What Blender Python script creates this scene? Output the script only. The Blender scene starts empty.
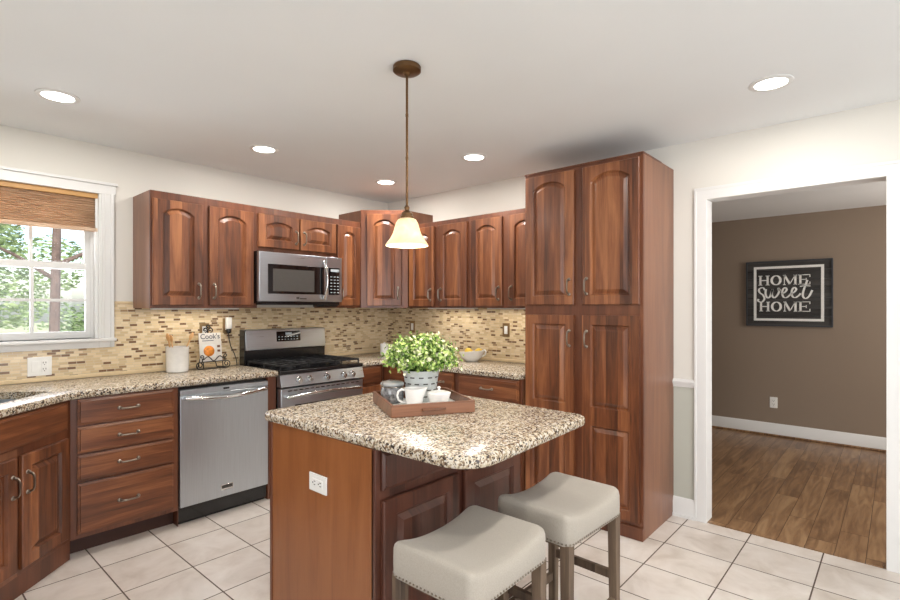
import bpy, bmesh, math, random
from mathutils import Vector, Matrix, noise
from mathutils.geometry import tessellate_polygon
PI = math.pi
R = math.radians
random.seed(7)
scene = bpy.context.scene
COL = scene.collection

# ------------------------------------------------------------------ camera
cam_d = bpy.data.cameras.new('camera')
cam = bpy.data.objects.new('camera', cam_d); COL.objects.link(cam)
cam.location = (0, 0, 1.37)
cam.rotation_euler = (PI / 2, 0, 0.724 - PI / 2)
cam_d.sensor_width = 36
cam_d.lens = 508 * 36 / 900
cam_d.shift_y = 7 / 900
cam_d.clip_start = 0.02
scene.camera = cam

# ------------------------------------------------------------------ world, sun, large lights
EXPO = 0.16
world = bpy.data.worlds.new('world'); scene.world = world
world.use_nodes = True
wn = world.node_tree
sky = wn.nodes.new('ShaderNodeTexSky')
sky.sky_type = 'NISHITA'; sky.sun_disc = False
sky.sun_elevation = R(48); sky.sun_rotation = R(200); sky.air_density = 1.0; sky.dust_density = 2.0
bgn = wn.nodes['Background']; bgn.inputs['Strength'].default_value = 0.34
wn.links.new(sky.outputs[0], bgn.inputs[0])

def light(name, kind, loc, energy, color=(1, 1, 1), rot=(0, 0, 0), size=1.0, size_y=None, shape=None, spread=None):
    d = bpy.data.lights.new(name, kind); d.energy = energy; d.color = color
    if kind == 'AREA':
        d.size = size
        if size_y: d.shape = 'RECTANGLE'; d.size_y = size_y
        if shape: d.shape = shape
        if spread: d.spread = spread
    elif kind == 'SUN': d.angle = size
    else: d.shadow_soft_size = size
    o = bpy.data.objects.new(name, d); COL.objects.link(o); o.location = loc; o.rotation_euler = rot
    return o
# sun from behind the house: it lights the garden only
light('sun', 'SUN', (0, -4, 8), 2.6, (1, .95, .86), (R(48), 0, R(-15)), R(2))
# daylight entering by the kitchen window; the areas after it are added fill
light('daylight_kitchen_window', 'AREA', (.50, 4.16, 1.64), 16, (.92, .94, 1), (R(-90), 0, 0), .8, .8)
light('fill_behind_camera', 'AREA', (0.9, -2.44, 1.15), 56, (.92, .95, 1), (R(90), 0, 0), 2.6, 2.0)  # added soft fill from behind the camera; that wall has no opening
light('fill_left', 'AREA', (-2.44, -.3, 1.4), 44, (.92, .95, 1), (R(90), 0, R(-90)), 1.8, 1.3)  # added fill from the left; no window is built there
light('fill_next_room', 'AREA', (4.9, -1.93, 1.4), 48, (1, .98, .95), (R(90), 0, 0), 1.6, 1.4)  # added fill to light the next room, its side wall is solid
CAN_W = 8.5
scene.view_settings.view_transform = 'Standard'
scene.view_settings.look = 'None'
scene.view_settings.gamma = 1
scene.view_settings.use_curve_mapping = False
scene.view_settings.exposure = EXPO

# ------------------------------------------------------------------ materials
def srgb(r, g, b):
    f = lambda c: (c / 255 / 12.92) if c / 255 <= .04045 else ((c / 255 + .055) / 1.055) ** 2.4
    return (f(r), f(g), f(b), 1)

class NT:
    def __init__(s, name):
        s.m = bpy.data.materials.new(name); s.m.use_nodes = True
        s.t = s.m.node_tree; s.b = s.t.nodes['Principled BSDF']
    def n(s, typ, **kw):
        nd = s.t.nodes.new('ShaderNode' + typ)
        for k, v in kw.items():
            if k.startswith('i_'):
                key = k[2:]
                key = int(key) if key.isdigit() else key.replace('_', ' ')
                nd.inputs[key].default_value = v
            else: setattr(nd, k, v)
        return nd
    def l(s, a, b): s.t.links.new(a, b)
    def math(s, op, a, b=None, c=None):
        nd = s.n('Math', operation=op)
        for i, v in enumerate((a, b, c)):
            if v is None: continue
            if isinstance(v, (int, float)): nd.inputs[i].default_value = v
            else: s.l(v, nd.inputs[i])
        return nd.outputs[0]
    def ramp(s, fac, stops, interp='LINEAR'):
        nd = s.n('ValToRGB'); nd.color_ramp.interpolation = interp
        e = nd.color_ramp.elements
        while len(e) < len(stops): e.new(.5)
        for el, (p, c) in zip(e, stops): el.position = p; el.color = c
        s.l(fac, nd.inputs[0]); return nd.outputs[0]
    def mix(s, fac, a, b, blend='MIX'):
        nd = s.n('Mix', data_type='RGBA', blend_type=blend)
        for i, v in ((0, fac), (6, a), (7, b)):
            if isinstance(v, (int, float)): nd.inputs[i].default_value = v
            elif isinstance(v, tuple): nd.inputs[i].default_value = v
            else: s.l(v, nd.inputs[i])
        return nd.outputs[2]
    def bump(s, h, strength=.2, dist=.002):
        nd = s.n('Bump'); nd.inputs['Strength'].default_value = strength; nd.inputs['Distance'].default_value = dist
        s.l(h, nd.inputs['Height']); s.l(nd.outputs[0], s.b.inputs['Normal'])
    def set(s, **kw):
        for k, v in kw.items(): s.b.inputs[k.replace('_', ' ')].default_value = v
        return s
    def coords(s, scale=(1, 1, 1), offs=0.0):
        tc = s.n('TexCoord'); mp = s.n('Mapping'); mp.inputs['Scale'].default_value = scale
        if offs:
            oi = s.n('ObjectInfo'); va = s.n('VectorMath', operation='SCALE'); va.inputs[0].default_value = (1, .6, .8)
            s.l(s.math('MULTIPLY', oi.outputs['Random'], offs), va.inputs['Scale'])
            ad = s.n('VectorMath', operation='ADD'); s.l(tc.outputs['Object'], ad.inputs[0]); s.l(va.outputs[0], ad.inputs[1])
            s.l(ad.outputs[0], mp.inputs[0])
        else: s.l(tc.outputs['Object'], mp.inputs[0])
        return mp.outputs[0]

def plain(name, col, rough=.5, metal=0.0, coat=0.0, noise_amt=0.0, noise_scale=30):
    k = NT(name); k.set(Base_Color=col, Roughness=rough, Metallic=metal, Coat_Weight=coat)
    nz = k.n('TexNoise', i_Scale=noise_scale, i_Detail=3.0); k.l(k.coords(), nz.inputs[0])
    a = max(noise_amt, .04)
    dk = tuple(c * (1 - a) for c in col[:3]) + (1,); lt = tuple(min(1, c * (1 + a)) for c in col[:3]) + (1,)
    k.l(k.ramp(nz.outputs[0], [(.3, dk), (.7, lt)]), k.b.inputs['Base Color'])
    return k.m

def wood(name, dark, mid, light_, axis='Z', board=.075, rough=.36, coat=.16, contrast=.5):
    k = NT(name); k.set(Roughness=rough, Coat_Weight=coat, Coat_Roughness=.18)
    tc = k.n('TexCoord'); oi = k.n('ObjectInfo')
    sep = k.n('SeparateXYZ'); k.l(tc.outputs['Object'], sep.inputs[0])
    X, Y, Z = sep.outputs
    if axis == 'Z': a, b = X, Z
    elif axis == 'Y': a, b = X, Y      # grain along y on a horizontal surface
    else: a, b = Z, X                  # grain along x
    other = {'Z': Y, 'Y': Z, 'X': Y}[axis]
    rnd = k.math('MULTIPLY', oi.outputs['Random'], 37.0)
    a2 = k.math('ADD', k.math('ADD', a, other), rnd)
    bid = k.math('FLOOR', k.math('DIVIDE', a2, board))
    wn_ = k.n('TexWhiteNoise', noise_dimensions='1D'); k.l(bid, wn_.inputs['W'])
    cb = k.n('CombineXYZ')
    k.l(k.math('MULTIPLY', a2, 9.0), cb.inputs[0]); k.l(k.math('MULTIPLY', b, .9), cb.inputs[1])
    k.l(k.math('MULTIPLY', wn_.outputs[0], 20.0), cb.inputs[2])
    nz = k.n('TexNoise', i_Scale=1.6, i_Detail=5.0, i_Roughness=.55, i_Distortion=.6); k.l(cb.outputs[0], nz.inputs[0])
    cb2 = k.n('CombineXYZ')
    k.l(k.math('MULTIPLY', a2, 90.0), cb2.inputs[0]); k.l(k.math('MULTIPLY', b, 3.0), cb2.inputs[1])
    nf = k.n('TexNoise', i_Scale=2.0, i_Detail=3.0); k.l(cb2.outputs[0], nf.inputs[0])
    v = k.math('ADD', k.math('MULTIPLY', nz.outputs[0], .75), k.math('MULTIPLY', nf.outputs[0], .25))
    v = k.math('ADD', v, k.math('MULTIPLY', k.math('SUBTRACT', wn_.outputs[0], .5), .22 * contrast * 2))
    v = k.math('ADD', v, k.math('MULTIPLY', k.math('SUBTRACT', oi.outputs['Random'], .5), .08))
    k.l(k.ramp(v, [(.3, dark), (.5, mid), (.72, light_)]), k.b.inputs['Base Color'])
    k.bump(nf.outputs[0], .06, .0006)
    return k.m

CH_D, CH_M, CH_L = srgb(72, 39, 24), srgb(119, 70, 42), srgb(163, 106, 67)
M = {}
M['cherry'] = wood('cherry_wood', CH_D, CH_M, CH_L)
M['cherry_h'] = wood('cherry_wood_horizontal', CH_D, CH_M, CH_L, axis='X', contrast=.3)
M['cherry_frame'] = wood('cherry_face_frame', srgb(73, 40, 25), srgb(101, 57, 36), srgb(122, 74, 47), board=.4, contrast=.15)
M['cherry_side'] = wood('cherry_side_veneer', srgb(108, 68, 47), srgb(125, 81, 56), srgb(140, 94, 66), board=2.0, contrast=.1)
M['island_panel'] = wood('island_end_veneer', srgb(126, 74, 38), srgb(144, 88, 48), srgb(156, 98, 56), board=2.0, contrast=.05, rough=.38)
M['tray_wood'] = wood('tray_wood', srgb(92, 56, 34), srgb(124, 78, 50), srgb(148, 98, 66), axis='X', board=.05)
M['stool_wood'] = wood('weathered_stool_wood', srgb(66, 52, 42), srgb(98, 80, 64), srgb(128, 108, 88), board=.05, rough=.6, coat=0)
M['spoon_wood'] = wood('beech_wood', srgb(170, 120, 70), srgb(200, 152, 98), srgb(220, 176, 124), board=.1, rough=.6, coat=0)

def paint(name, col, rough=.6, bump=.03):
    k = NT(name); k.set(Roughness=rough)
    nz = k.n('TexNoise', i_Scale=1.4, i_Detail=2.0); k.l(k.coords(), nz.inputs[0])
    dk = tuple(c * .965 for c in col[:3]) + (1,)
    k.l(k.ramp(nz.outputs[0], [(.3, dk), (.7, col)]), k.b.inputs['Base Color'])
    n2 = k.n('TexNoise', i_Scale=220.0); k.l(k.coords(), n2.inputs[0]); k.bump(n2.outputs[0], bump, .001)
    return k.m
M['ceiling'] = paint('ceiling_paint', srgb(237, 240, 241), .9)
M['wall'] = paint('cream_wall_paint', srgb(226, 223, 215), .7)
M['wall_low'] = paint('grey_green_wall_paint', srgb(190, 191, 180), .7)
M['trim'] = paint('white_trim_paint', srgb(228, 228, 226), .4, .01)
M['taupe'] = paint('taupe_wall_paint', srgb(142, 126, 110), .75)
M['white_plastic'] = plain('white_plastic', srgb(238, 238, 234), .35)
M['slot'] = plain('outlet_slot', srgb(70, 66, 62), .6)
M['brass'] = plain('antique_brass', srgb(150, 122, 86), .4, .8)
M['bronze'] = plain('oil_rubbed_bronze', srgb(112, 84, 56), .38, .85)
M['pewter'] = plain('pewter_pull', srgb(146, 136, 124), .28, .9)
M['black'] = plain('black_enamel', srgb(20, 20, 22), .25, 0, .3)
M['iron'] = plain('cast_iron', srgb(26, 27, 30), .5)
M['black_glass'] = plain('black_glass', srgb(14, 14, 16), .06, 0, .5)
M['toe'] = plain('dark_toe_kick', srgb(60, 32, 22), .6)
M['black_toe'] = plain('black_toe_kick', srgb(24, 24, 25), .5)
M['chrome'] = plain('polished_steel', srgb(205, 205, 205), .14, 1)
M['porcelain'] = plain('white_porcelain', srgb(240, 239, 236), .15, 0, .4)
M['led'] = NT('display_digits').set(Base_Color=srgb(190, 200, 205), Roughness=.5).m

def steel(name, col, axis, rough=.3):
    k = NT(name); k.set(Metallic=1.0, Roughness=rough)
    sc = {'Z': (60, 60, 1.5), 'X': (1.5, 60, 90)}[axis]
    nz = k.n('TexNoise', i_Scale=3.0, i_Detail=4.0); k.l(k.coords(sc), nz.inputs[0])
    dk = tuple(c * .9 for c in col[:3]) + (1,)
    k.l(k.ramp(nz.outputs[0], [(.3, dk), (.7, col)]), k.b.inputs['Base Color'])
    k.l(k.math('ADD', k.math('MULTIPLY', nz.outputs[0], .12), rough - .06), k.b.inputs['Roughness'])
    k.bump(nz.outputs[0], .03, .0005)
    return k.m
M['steel_v'] = steel('brushed_steel_vertical', srgb(204, 212, 220), 'Z', .34)
M['steel'] = steel('brushed_steel', srgb(196, 204, 212), 'X', .3)

def granite():
    k = NT('speckled_granite'); k.set(Roughness=.26)
    co = k.coords()
    n1 = k.n('TexNoise', i_Scale=75.0, i_Detail=4.0, i_Roughness=.6, i_Distortion=.4); k.l(co, n1.inputs[0])
    base = k.ramp(n1.outputs[0], [(.34, srgb(150, 132, 110)), (.44, srgb(188, 172, 146)), (.52, srgb(206, 196, 176)), (.62, srgb(216, 210, 200)), (.7, srgb(176, 172, 166))])
    v1 = k.n('TexVoronoi', i_Scale=140.0); k.l(co, v1.inputs[0])
    sp = k.n('SeparateColor'); k.l(v1.outputs['Color'], sp.inputs[0])
    n3 = k.n('TexNoise', i_Scale=26.0, i_Detail=2.0); k.l(co, n3.inputs[0])
    val = k.math('ADD', sp.outputs[0], k.math('MULTIPLY', k.math('SUBTRACT', n3.outputs[0], .5), .5))
    fleck = k.ramp(val, [(0, (1, 1, 1, 1)), (.13, (0, 0, 0, 1))], 'CONSTANT')
    c1 = k.mix(fleck, base, srgb(58, 50, 46))
    fl2 = k.ramp(k.math('ADD', sp.outputs[1], k.math('MULTIPLY', k.math('SUBTRACT', n3.outputs[0], .5), .4)), [(0, (1, 1, 1, 1)), (.2, (0, 0, 0, 1))], 'CONSTANT')
    c2 = k.mix(fl2, c1, srgb(128, 106, 84))
    v2 = k.n('TexVoronoi', i_Scale=260.0); k.l(co, v2.inputs[0])
    sp2 = k.n('SeparateColor'); k.l(v2.outputs['Color'], sp2.inputs[0])
    fl3 = k.ramp(sp2.outputs[2], [(0, (1, 1, 1, 1)), (.1, (0, 0, 0, 1))], 'CONSTANT')
    c3 = k.mix(fl3, c2, srgb(72, 62, 56))
    k.l(c3, k.b.inputs['Base Color'])
    return k.m
M['granite'] = granite()

def mosaic(name, axis):
    k = NT(name); k.set(Roughness=.28, Coat_Weight=.15)
    tc = k.n('TexCoord'); sep = k.n('SeparateXYZ'); k.l(tc.outputs['Object'], sep.inputs[0])
    u = sep.outputs[0] if axis == 'X' else sep.outputs[1]; z = sep.outputs[2]
    RH, TW = .0165, .046
    zr = k.math('DIVIDE', z, RH); row = k.math('FLOOR', zr); fz = k.math('FRACT', zr)
    w1 = k.n('TexWhiteNoise', noise_dimensions='1D'); k.l(row, w1.inputs['W'])
    ur = k.math('ADD', k.math('DIVIDE', u, TW), k.math('MULTIPLY', w1.outputs[0], 5.0))
    colm = k.math('FLOOR', ur); fu = k.math('FRACT', ur)
    cb = k.n('CombineXYZ'); k.l(colm, cb.inputs[0]); k.l(row, cb.inputs[1])
    w2 = k.n('TexWhiteNoise', noise_dimensions='2D'); k.l(cb.outputs[0], w2.inputs['Vector'])
    col = k.ramp(w2.outputs[0], [(0, srgb(122, 92, 66)), (.10, srgb(158, 130, 98)), (.17, srgb(206, 182, 144)), (.4, srgb(222, 200, 162)),
                                 (.62, srgb(228, 209, 175)), (.8, srgb(208, 186, 148)), (.92, srgb(224, 203, 168))], 'CONSTANT')
    gz = k.math('MINIMUM', fz, k.math('SUBTRACT', 1.0, fz)); gu = k.math('MINIMUM', fu, k.math('SUBTRACT', 1.0, fu))
    m = k.math('MULTIPLY', k.math('GREATER_THAN', gz, .07), k.math('GREATER_THAN', gu, .028))
    k.l(k.mix(m, srgb(204, 190, 162), col), k.b.inputs['Base Color'])
    k.l(k.math('SUBTRACT', .6, k.math('MULTIPLY', m, .35)), k.b.inputs['Roughness'])
    k.bump(m, .3, .001)
    return k.m
M['mosaic_x'] = mosaic('mosaic_backsplash', 'X'); M['mosaic_y'] = mosaic('mosaic_backsplash_return', 'Y')

def floor_tile():
    k = NT('ceramic_floor_tile'); k.set(Roughness=.3)
    tc = k.n('TexCoord'); sep = k.n('SeparateXYZ'); k.l(tc.outputs['Object'], sep.inputs[0])
    fx_ = k.math('DIVIDE', k.math('SUBTRACT', sep.outputs[0], .787), .3215)
    fy_ = k.math('DIVIDE', k.math('SUBTRACT', sep.outputs[1], 3.143), .3535)
    ix, iy = k.math('FLOOR', fx_), k.math('FLOOR', fy_)
    fx, fy = k.math('FRACT', fx_), k.math('FRACT', fy_)
    gx = k.math('MINIMUM', fx, k.math('SUBTRACT', 1.0, fx)); gy = k.math('MINIMUM', fy, k.math('SUBTRACT', 1.0, fy))
    m = k.math('MULTIPLY', k.math('GREATER_THAN', gx, .0105), k.math('GREATER_THAN', gy, .0095))
    cb = k.n('CombineXYZ'); k.l(ix, cb.inputs[0]); k.l(iy, cb.inputs[1])
    w = k.n('TexWhiteNoise', noise_dimensions='2D'); k.l(cb.outputs[0], w.inputs['Vector'])
    ad = k.n('VectorMath', operation='ADD'); k.l(tc.outputs['Object'], ad.inputs[0])
    sc = k.n('VectorMath', operation='SCALE'); k.l(w.outputs['Color'], sc.inputs[0]); sc.inputs['Scale'].default_value = 9.0
    k.l(sc.outputs[0], ad.inputs[1])
    nz = k.n('TexNoise', i_Scale=5.0, i_Detail=6.0, i_Roughness=.6, i_Distortion=.5); k.l(ad.outputs[0], nz.inputs[0])
    c = k.ramp(nz.outputs[0], [(.3, srgb(198, 188, 178)), (.5, srgb(216, 208, 200)), (.7, srgb(228, 222, 216))])
    c = k.mix(k.math('MULTIPLY', w.outputs[0], .14), c, srgb(196, 180, 164))
    k.l(k.mix(m, srgb(92, 78, 68), c), k.b.inputs['Base Color'])
    k.l(k.math('SUBTRACT', .75, k.math('MULTIPLY', m, .45)), k.b.inputs['Roughness'])
    k.bump(m, .5, .002)
    return k.m
M['tile'] = floor_tile()

def plank_floor():
    k = NT('oak_plank_floor'); k.set(Roughness=.33)
    tc = k.n('TexCoord'); sep = k.n('SeparateXYZ'); k.l(tc.outputs['Object'], sep.inputs[0])
    X, Y = sep.outputs[0], sep.outputs[1]
    r = k.math('DIVIDE', Y, .135); row = k.math('FLOOR', r); fr = k.math('FRACT', r)
    w1 = k.n('TexWhiteNoise', noise_dimensions='1D'); k.l(row, w1.inputs['W'])
    c_ = k.math('ADD', k.math('DIVIDE', X, 1.1), k.math('MULTIPLY', w1.outputs[0], 3.0)); ci = k.math('FLOOR', c_); fc = k.math('FRACT', c_)
    cb = k.n('CombineXYZ'); k.l(ci, cb.inputs[0]); k.l(row, cb.inputs[1])
    w2 = k.n('TexWhiteNoise', noise_dimensions='2D'); k.l(cb.outputs[0], w2.inputs['Vector'])
    cg = k.n('CombineXYZ'); k.l(k.math('MULTIPLY', X, 1.6), cg.inputs[0]); k.l(k.math('MULTIPLY', Y, 14.0), cg.inputs[1]); k.l(k.math('MULTIPLY', w2.outputs[0], 30.0), cg.inputs[2])
    nz = k.n('TexNoise', i_Scale=1.5, i_Detail=6.0, i_Distortion=1.2); k.l(cg.outputs[0], nz.inputs[0])
    v = k.math('ADD', nz.outputs[0], k.math('MULTIPLY', k.math('SUBTRACT', w2.outputs[0], .5), .2))
    c = k.ramp(v, [(.3, srgb(108, 80, 56)), (.5, srgb(134, 102, 72)), (.72, srgb(158, 126, 92))])
    g = k.math('MULTIPLY', k.math('GREATER_THAN', k.math('MINIMUM', fr, k.math('SUBTRACT', 1.0, fr)), .012), k.math('GREATER_THAN', fc, .003))
    k.l(k.mix(g, srgb(66, 42, 26), c), k.b.inputs['Base Color'])
    return k.m
M['planks'] = plank_floor()

def fabric(name, col):
    k = NT(name); k.set(Roughness=.85)
    k.b.inputs['Sheen Weight'].default_value = .2
    w = k.n('TexNoise', i_Scale=420.0, i_Detail=2.0); k.l(k.coords(), w.inputs[0])
    dk = tuple(c * .86 for c in col[:3]) + (1,)
    k.l(k.ramp(w.outputs[0], [(.35, dk), (.65, col)]), k.b.inputs['Base Color'])
    k.bump(w.outputs[0], .25, .0012)
    return k.m
M['linen'] = fabric('linen_upholstery', srgb(174, 166, 154))

def blind_mat():
    k = NT('pleated_shade_fabric'); k.set(Roughness=.9)
    nz = k.n('TexNoise', i_Scale=1.0, i_Detail=3.0); k.l(k.coords((8, 8, 260)), nz.inputs[0])
    k.l(k.ramp(nz.outputs[0], [(.4, srgb(190, 160, 134)), (.6, srgb(236, 214, 190))]), k.b.inputs['Base Color'])
    tl = k.n('BsdfTranslucent'); tl.inputs[0].default_value = srgb(240, 220, 196); mx = k.n('MixShader'); mx.inputs[0].default_value = .35
    k.l(k.b.outputs[0], mx.inputs[1]); k.l(tl.outputs[0], mx.inputs[2]); k.l(mx.outputs[0], k.t.nodes['Material Output'].inputs[0])
    return k.m
M['shade_fabric'] = blind_mat()
M['shade_rail'] = plain('shade_head_rail', srgb(196, 150, 92), .5)

def glass_pane():
    k = NT('window_glass'); t = k.t
    tr = k.n('BsdfTransparent'); gl = k.n('BsdfGlossy'); gl.inputs['Roughness'].default_value = .02
    fr = k.n('Fresnel', i_IOR=1.35); mx = k.n('MixShader')
    k.l(fr.outputs[0], mx.inputs[0]); k.l(tr.outputs[0], mx.inputs[1]); k.l(gl.outputs[0], mx.inputs[2])
    k.l(mx.outputs[0], t.nodes['Material Output'].inputs[0]); return k.m
M['glass'] = glass_pane()
def emis(name, col, st):
    k = NT(name); k.set(Base_Color=(.9, .9, .9, 1), Emission_Color=col, Emission_Strength=st); return k.m
M['lens'] = emis('lit_can_lens', (1, .96, .9, 1), 7)
def shade_glass():
    k = NT('frosted_glass_shade'); k.set(Roughness=.35, Emission_Color=srgb(255, 226, 180), Emission_Strength=.12)
    nz = k.n('TexNoise', i_Scale=16.0, i_Detail=3.0, i_Distortion=1.5); k.l(k.coords(), nz.inputs[0])
    k.l(k.ramp(nz.outputs[0], [(.3, srgb(226, 206, 172)), (.7, srgb(246, 236, 218))]), k.b.inputs['Base Color'])
    tl = k.n('BsdfTranslucent'); tl.inputs[0].default_value = srgb(250, 232, 205); mx = k.n('MixShader'); mx.inputs[0].default_value = .4
    k.l(k.b.outputs[0], mx.inputs[1]); k.l(tl.outputs[0], mx.inputs[2]); k.l(mx.outputs[0], k.t.nodes['Material Output'].inputs[0])
    return k.m
M['shade_glass'] = shade_glass()
M['galv'] = plain('galvanised_metal', srgb(206, 210, 208), .5, .1, 0, .12, 25)
M['lemon'] = plain('lemon_skin', srgb(240, 204, 70), .4, 0, .1, .08, 60)
M['sign_board'] = wood('dark_shiplap', srgb(44, 42, 41), srgb(58, 56, 54), srgb(72, 70, 68), axis='X', board=.08, rough=.7, coat=0)
M['sign_edge'] = plain('dark_blue_grey_frame', srgb(52, 56, 62), .6)
M['sign_white'] = plain('chalk_white_paint', srgb(236, 236, 232), .7)
M['paper'] = plain('magazine_cover', srgb(232, 228, 222), .4)
M['ink'] = plain('cover_ink', srgb(70, 74, 88), .5)
M['orange'] = plain('printed_orange', srgb(226, 140, 50), .4, 0, 0, .3, 60)
M['print_dark'] = plain('printed_brown', srgb(120, 80, 60), .5)
M['jar_glass'] = plain('jar_of_grey_pebbles', srgb(128, 128, 130), .12, 0, .6, .7, 60)
M['jar_clear'] = plain('pale_jar_glass', srgb(176, 178, 178), .1, .1, .6)
def vcol(name, cols, rough=.6, scale=40):
    k = NT(name); k.set(Roughness=rough)
    nz = k.n('TexNoise', i_Scale=scale, i_Detail=2.0); k.l(k.coords(), nz.inputs[0])
    k.l(k.ramp(nz.outputs[0], [(.3 + .4 * i / (len(cols) - 1), c) for i, c in enumerate(cols)]), k.b.inputs['Base Color']); return k.m
M['leaf1'] = vcol('leaf_green', [srgb(60, 96, 36), srgb(112, 150, 60), srgb(150, 184, 90)])
M['leaf2'] = vcol('leaf_lime', [srgb(140, 176, 76), srgb(184, 208, 118), srgb(212, 228, 160)])
M['leaf3'] = vcol('blossom_cream', [srgb(216, 222, 176), srgb(236, 238, 210)])
M['stem'] = plain('plant_stem', srgb(70, 100, 44), .6)
M['tree1'] = vcol('tree_leaves', [srgb(110, 134, 86), srgb(146, 168, 112), srgb(180, 196, 146)], .7, 3)
M['tree2'] = vcol('tree_leaves_dark', [srgb(92, 118, 88), srgb(126, 150, 112), srgb(164, 180, 146)], .7, 3)
M['bark'] = plain('tree_bark', srgb(118, 98, 88), .9, 0, 0, .3, 12)
M['grass'] = vcol('lawn', [srgb(160, 166, 116), srgb(184, 184, 136), srgb(200, 196, 156)], .9, 2)
M['roof_deck'] = plain('roof_deck', srgb(120, 116, 112), .9)

# ------------------------------------------------------------------ mesh builder
class MB:
    def __init__(s): s.b = bmesh.new(); s.mi = 0
    def _v(s, p, T=None): return s.b.verts.new(T @ Vector(p) if T else Vector(p))
    def _f(s, vs, smooth=False):
        try: f = s.b.faces.new(vs)
        except ValueError: return None
        f.material_index = s.mi; f.smooth = smooth; return f
    def box(s, x0, x1, y0, y1, z0, z1, T=None):
        x0, x1 = sorted((x0, x1)); y0, y1 = sorted((y0, y1)); z0, z1 = sorted((z0, z1))
        v = [s._v(p, T) for p in ((x0, y0, z0), (x1, y0, z0), (x1, y1, z0), (x0, y1, z0), (x0, y0, z1), (x1, y0, z1), (x1, y1, z1), (x0, y1, z1))]
        for q in ((3, 2, 1, 0), (4, 5, 6, 7), (0, 1, 5, 4), (1, 2, 6, 5), (2, 3, 7, 6), (3, 0, 4, 7)): s._f([v[i] for i in q])
        return s
    def prism(s, poly, z0, z1, T=None):       # ccw polygon
        a = [s._v((x, y, z0), T) for x, y in poly]; b = [s._v((x, y, z1), T) for x, y in poly]
        n = len(poly); s._f(a[::-1]); s._f(b)
        for i in range(n): s._f([a[i], a[(i + 1) % n], b[(i + 1) % n], b[i]])
        return s
    def loops(s, loops, close=True, cap0=True, cap1=True, smooth=False, T=None):
        L = [[s._v(p, T) for p in lp] for lp in loops]; n = len(L[0])
        for a, b in zip(L, L[1:]):
            for i in range(n if close else n - 1): s._f([a[i], a[(i + 1) % n], b[(i + 1) % n], b[i]], smooth)
        if cap0: s._f(L[0][::-1], False)
        if cap1: s._f(L[-1], False)
        return s
    def lathe(s, prof, cx=0, cy=0, seg=32, cap0=True, cap1=True, T=None, smooth=True):
        return s.loops([[(cx + r * math.cos(2 * PI * i / seg), cy + r * math.sin(2 * PI * i / seg), z) for i in range(seg)] for r, z in prof], True, cap0, cap1, smooth, T)
    def tube(s, pts, r, seg=8, T=None):
        pts = [Vector(p) for p in pts]; n = len(pts); rr = r if isinstance(r, (list, tuple)) else [r] * n
        up = None; L = []
        for i, p in enumerate(pts):
            t = (pts[min(i + 1, n - 1)] - pts[max(i - 1, 0)]).normalized()
            if up is None: up = t.orthogonal().normalized()
            up = (up - t * up.dot(t)).normalized(); w = t.cross(up)
            L.append([p + (up * math.cos(2 * PI * k / seg) + w * math.sin(2 * PI * k / seg)) * rr[i] for k in range(seg)])
        return s.loops(L, True, True, True, True, T)
    def ball(s, c, r, sub=2, sc=(1, 1, 1), T=None):
        mt = (T or Matrix()) @ Matrix.Translation(c) @ Matrix.Diagonal((sc[0], sc[1], sc[2], 1))
        g = bmesh.ops.create_icosphere(s.b, subdivisions=sub, radius=r, matrix=mt)
        for v in g['verts']:
            for f in v.link_faces: f.smooth = True; f.material_index = s.mi
        return s
    def build(s, name, mat, parent=None, loc=(0, 0, 0), rot=(0, 0, 0), bevel=0, seg=2, angle=35):
        me = bpy.data.meshes.new(name); bmesh.ops.recalc_face_normals(s.b, faces=s.b.faces[:]); s.b.to_mesh(me); s.b.free()
        for m in (mat if isinstance(mat, (list, tuple)) else [mat]): me.materials.append(M[m])
        try: me.set_sharp_from_angle(angle=R(angle))
        except Exception: pass
        o = bpy.data.objects.new(name, me); COL.objects.link(o); o.location = loc; o.rotation_euler = rot
        if parent: o.parent = parent
        if bevel:
            md = o.modifiers.new('bevel', 'BEVEL'); md.width = bevel; md.segments = seg; md.limit_method = 'ANGLE'; md.angle_limit = R(40)
        return o

def thing(name, label, cat, loc=(0, 0, 0), rz=0.0, group=None):
    o = bpy.data.objects.new(name, None); COL.objects.link(o); o.location = loc; o.rotation_euler = (0, 0, rz); o.empty_display_size = .05
    return tag(o, label, cat, group)
def tag(o, label, cat, group=None):
    o['label'] = label; o['category'] = cat
    if group: o['group'] = group
    return o
def struct(o, label=None):
    o['kind'] = 'structure'
    if label: o['label'] = label
    return o
def copy_tree(o, parent=None):
    c = o.copy(); COL.objects.link(c)
    if parent: c.parent = parent
    for ch in list(o.children): copy_tree(ch, c)
    return c

# ------------------------------------------------------------------ room shell
XB, YA, ZC = 3.50, 3.95, 2.44
XL = -.43
KX0, KY0 = -2.5, -2.5      # the open breakfast area behind and beside the camera
DY0, DY1, DZ = .046, .918, 2.055
WT = .10
FX, HC = 6.33, 2.335       # far wall of the next room, its ceiling

struct(MB().box(KX0, XB, KY0, YA, -.1, 0).build('floor', 'tile'), 'beige ceramic tile kitchen floor with dark grout')
struct(MB().box(XB, FX + .1, -2.0, 4.0, -.1, 0).build('floor.001', 'planks'), 'brown wood plank floor of the next room')
b = MB(); b.box(KX0 - .1, XB + WT, KY0 - .1, YA + .16, ZC, ZC + .1)
struct(b.build('ceiling', 'ceiling'), 'smooth white kitchen ceiling')
struct(MB().box(XB + WT, FX + .1, -2.1, 4.1, HC, HC + .1).build('ceiling.001', 'ceiling'), 'white ceiling of the next room')
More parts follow.
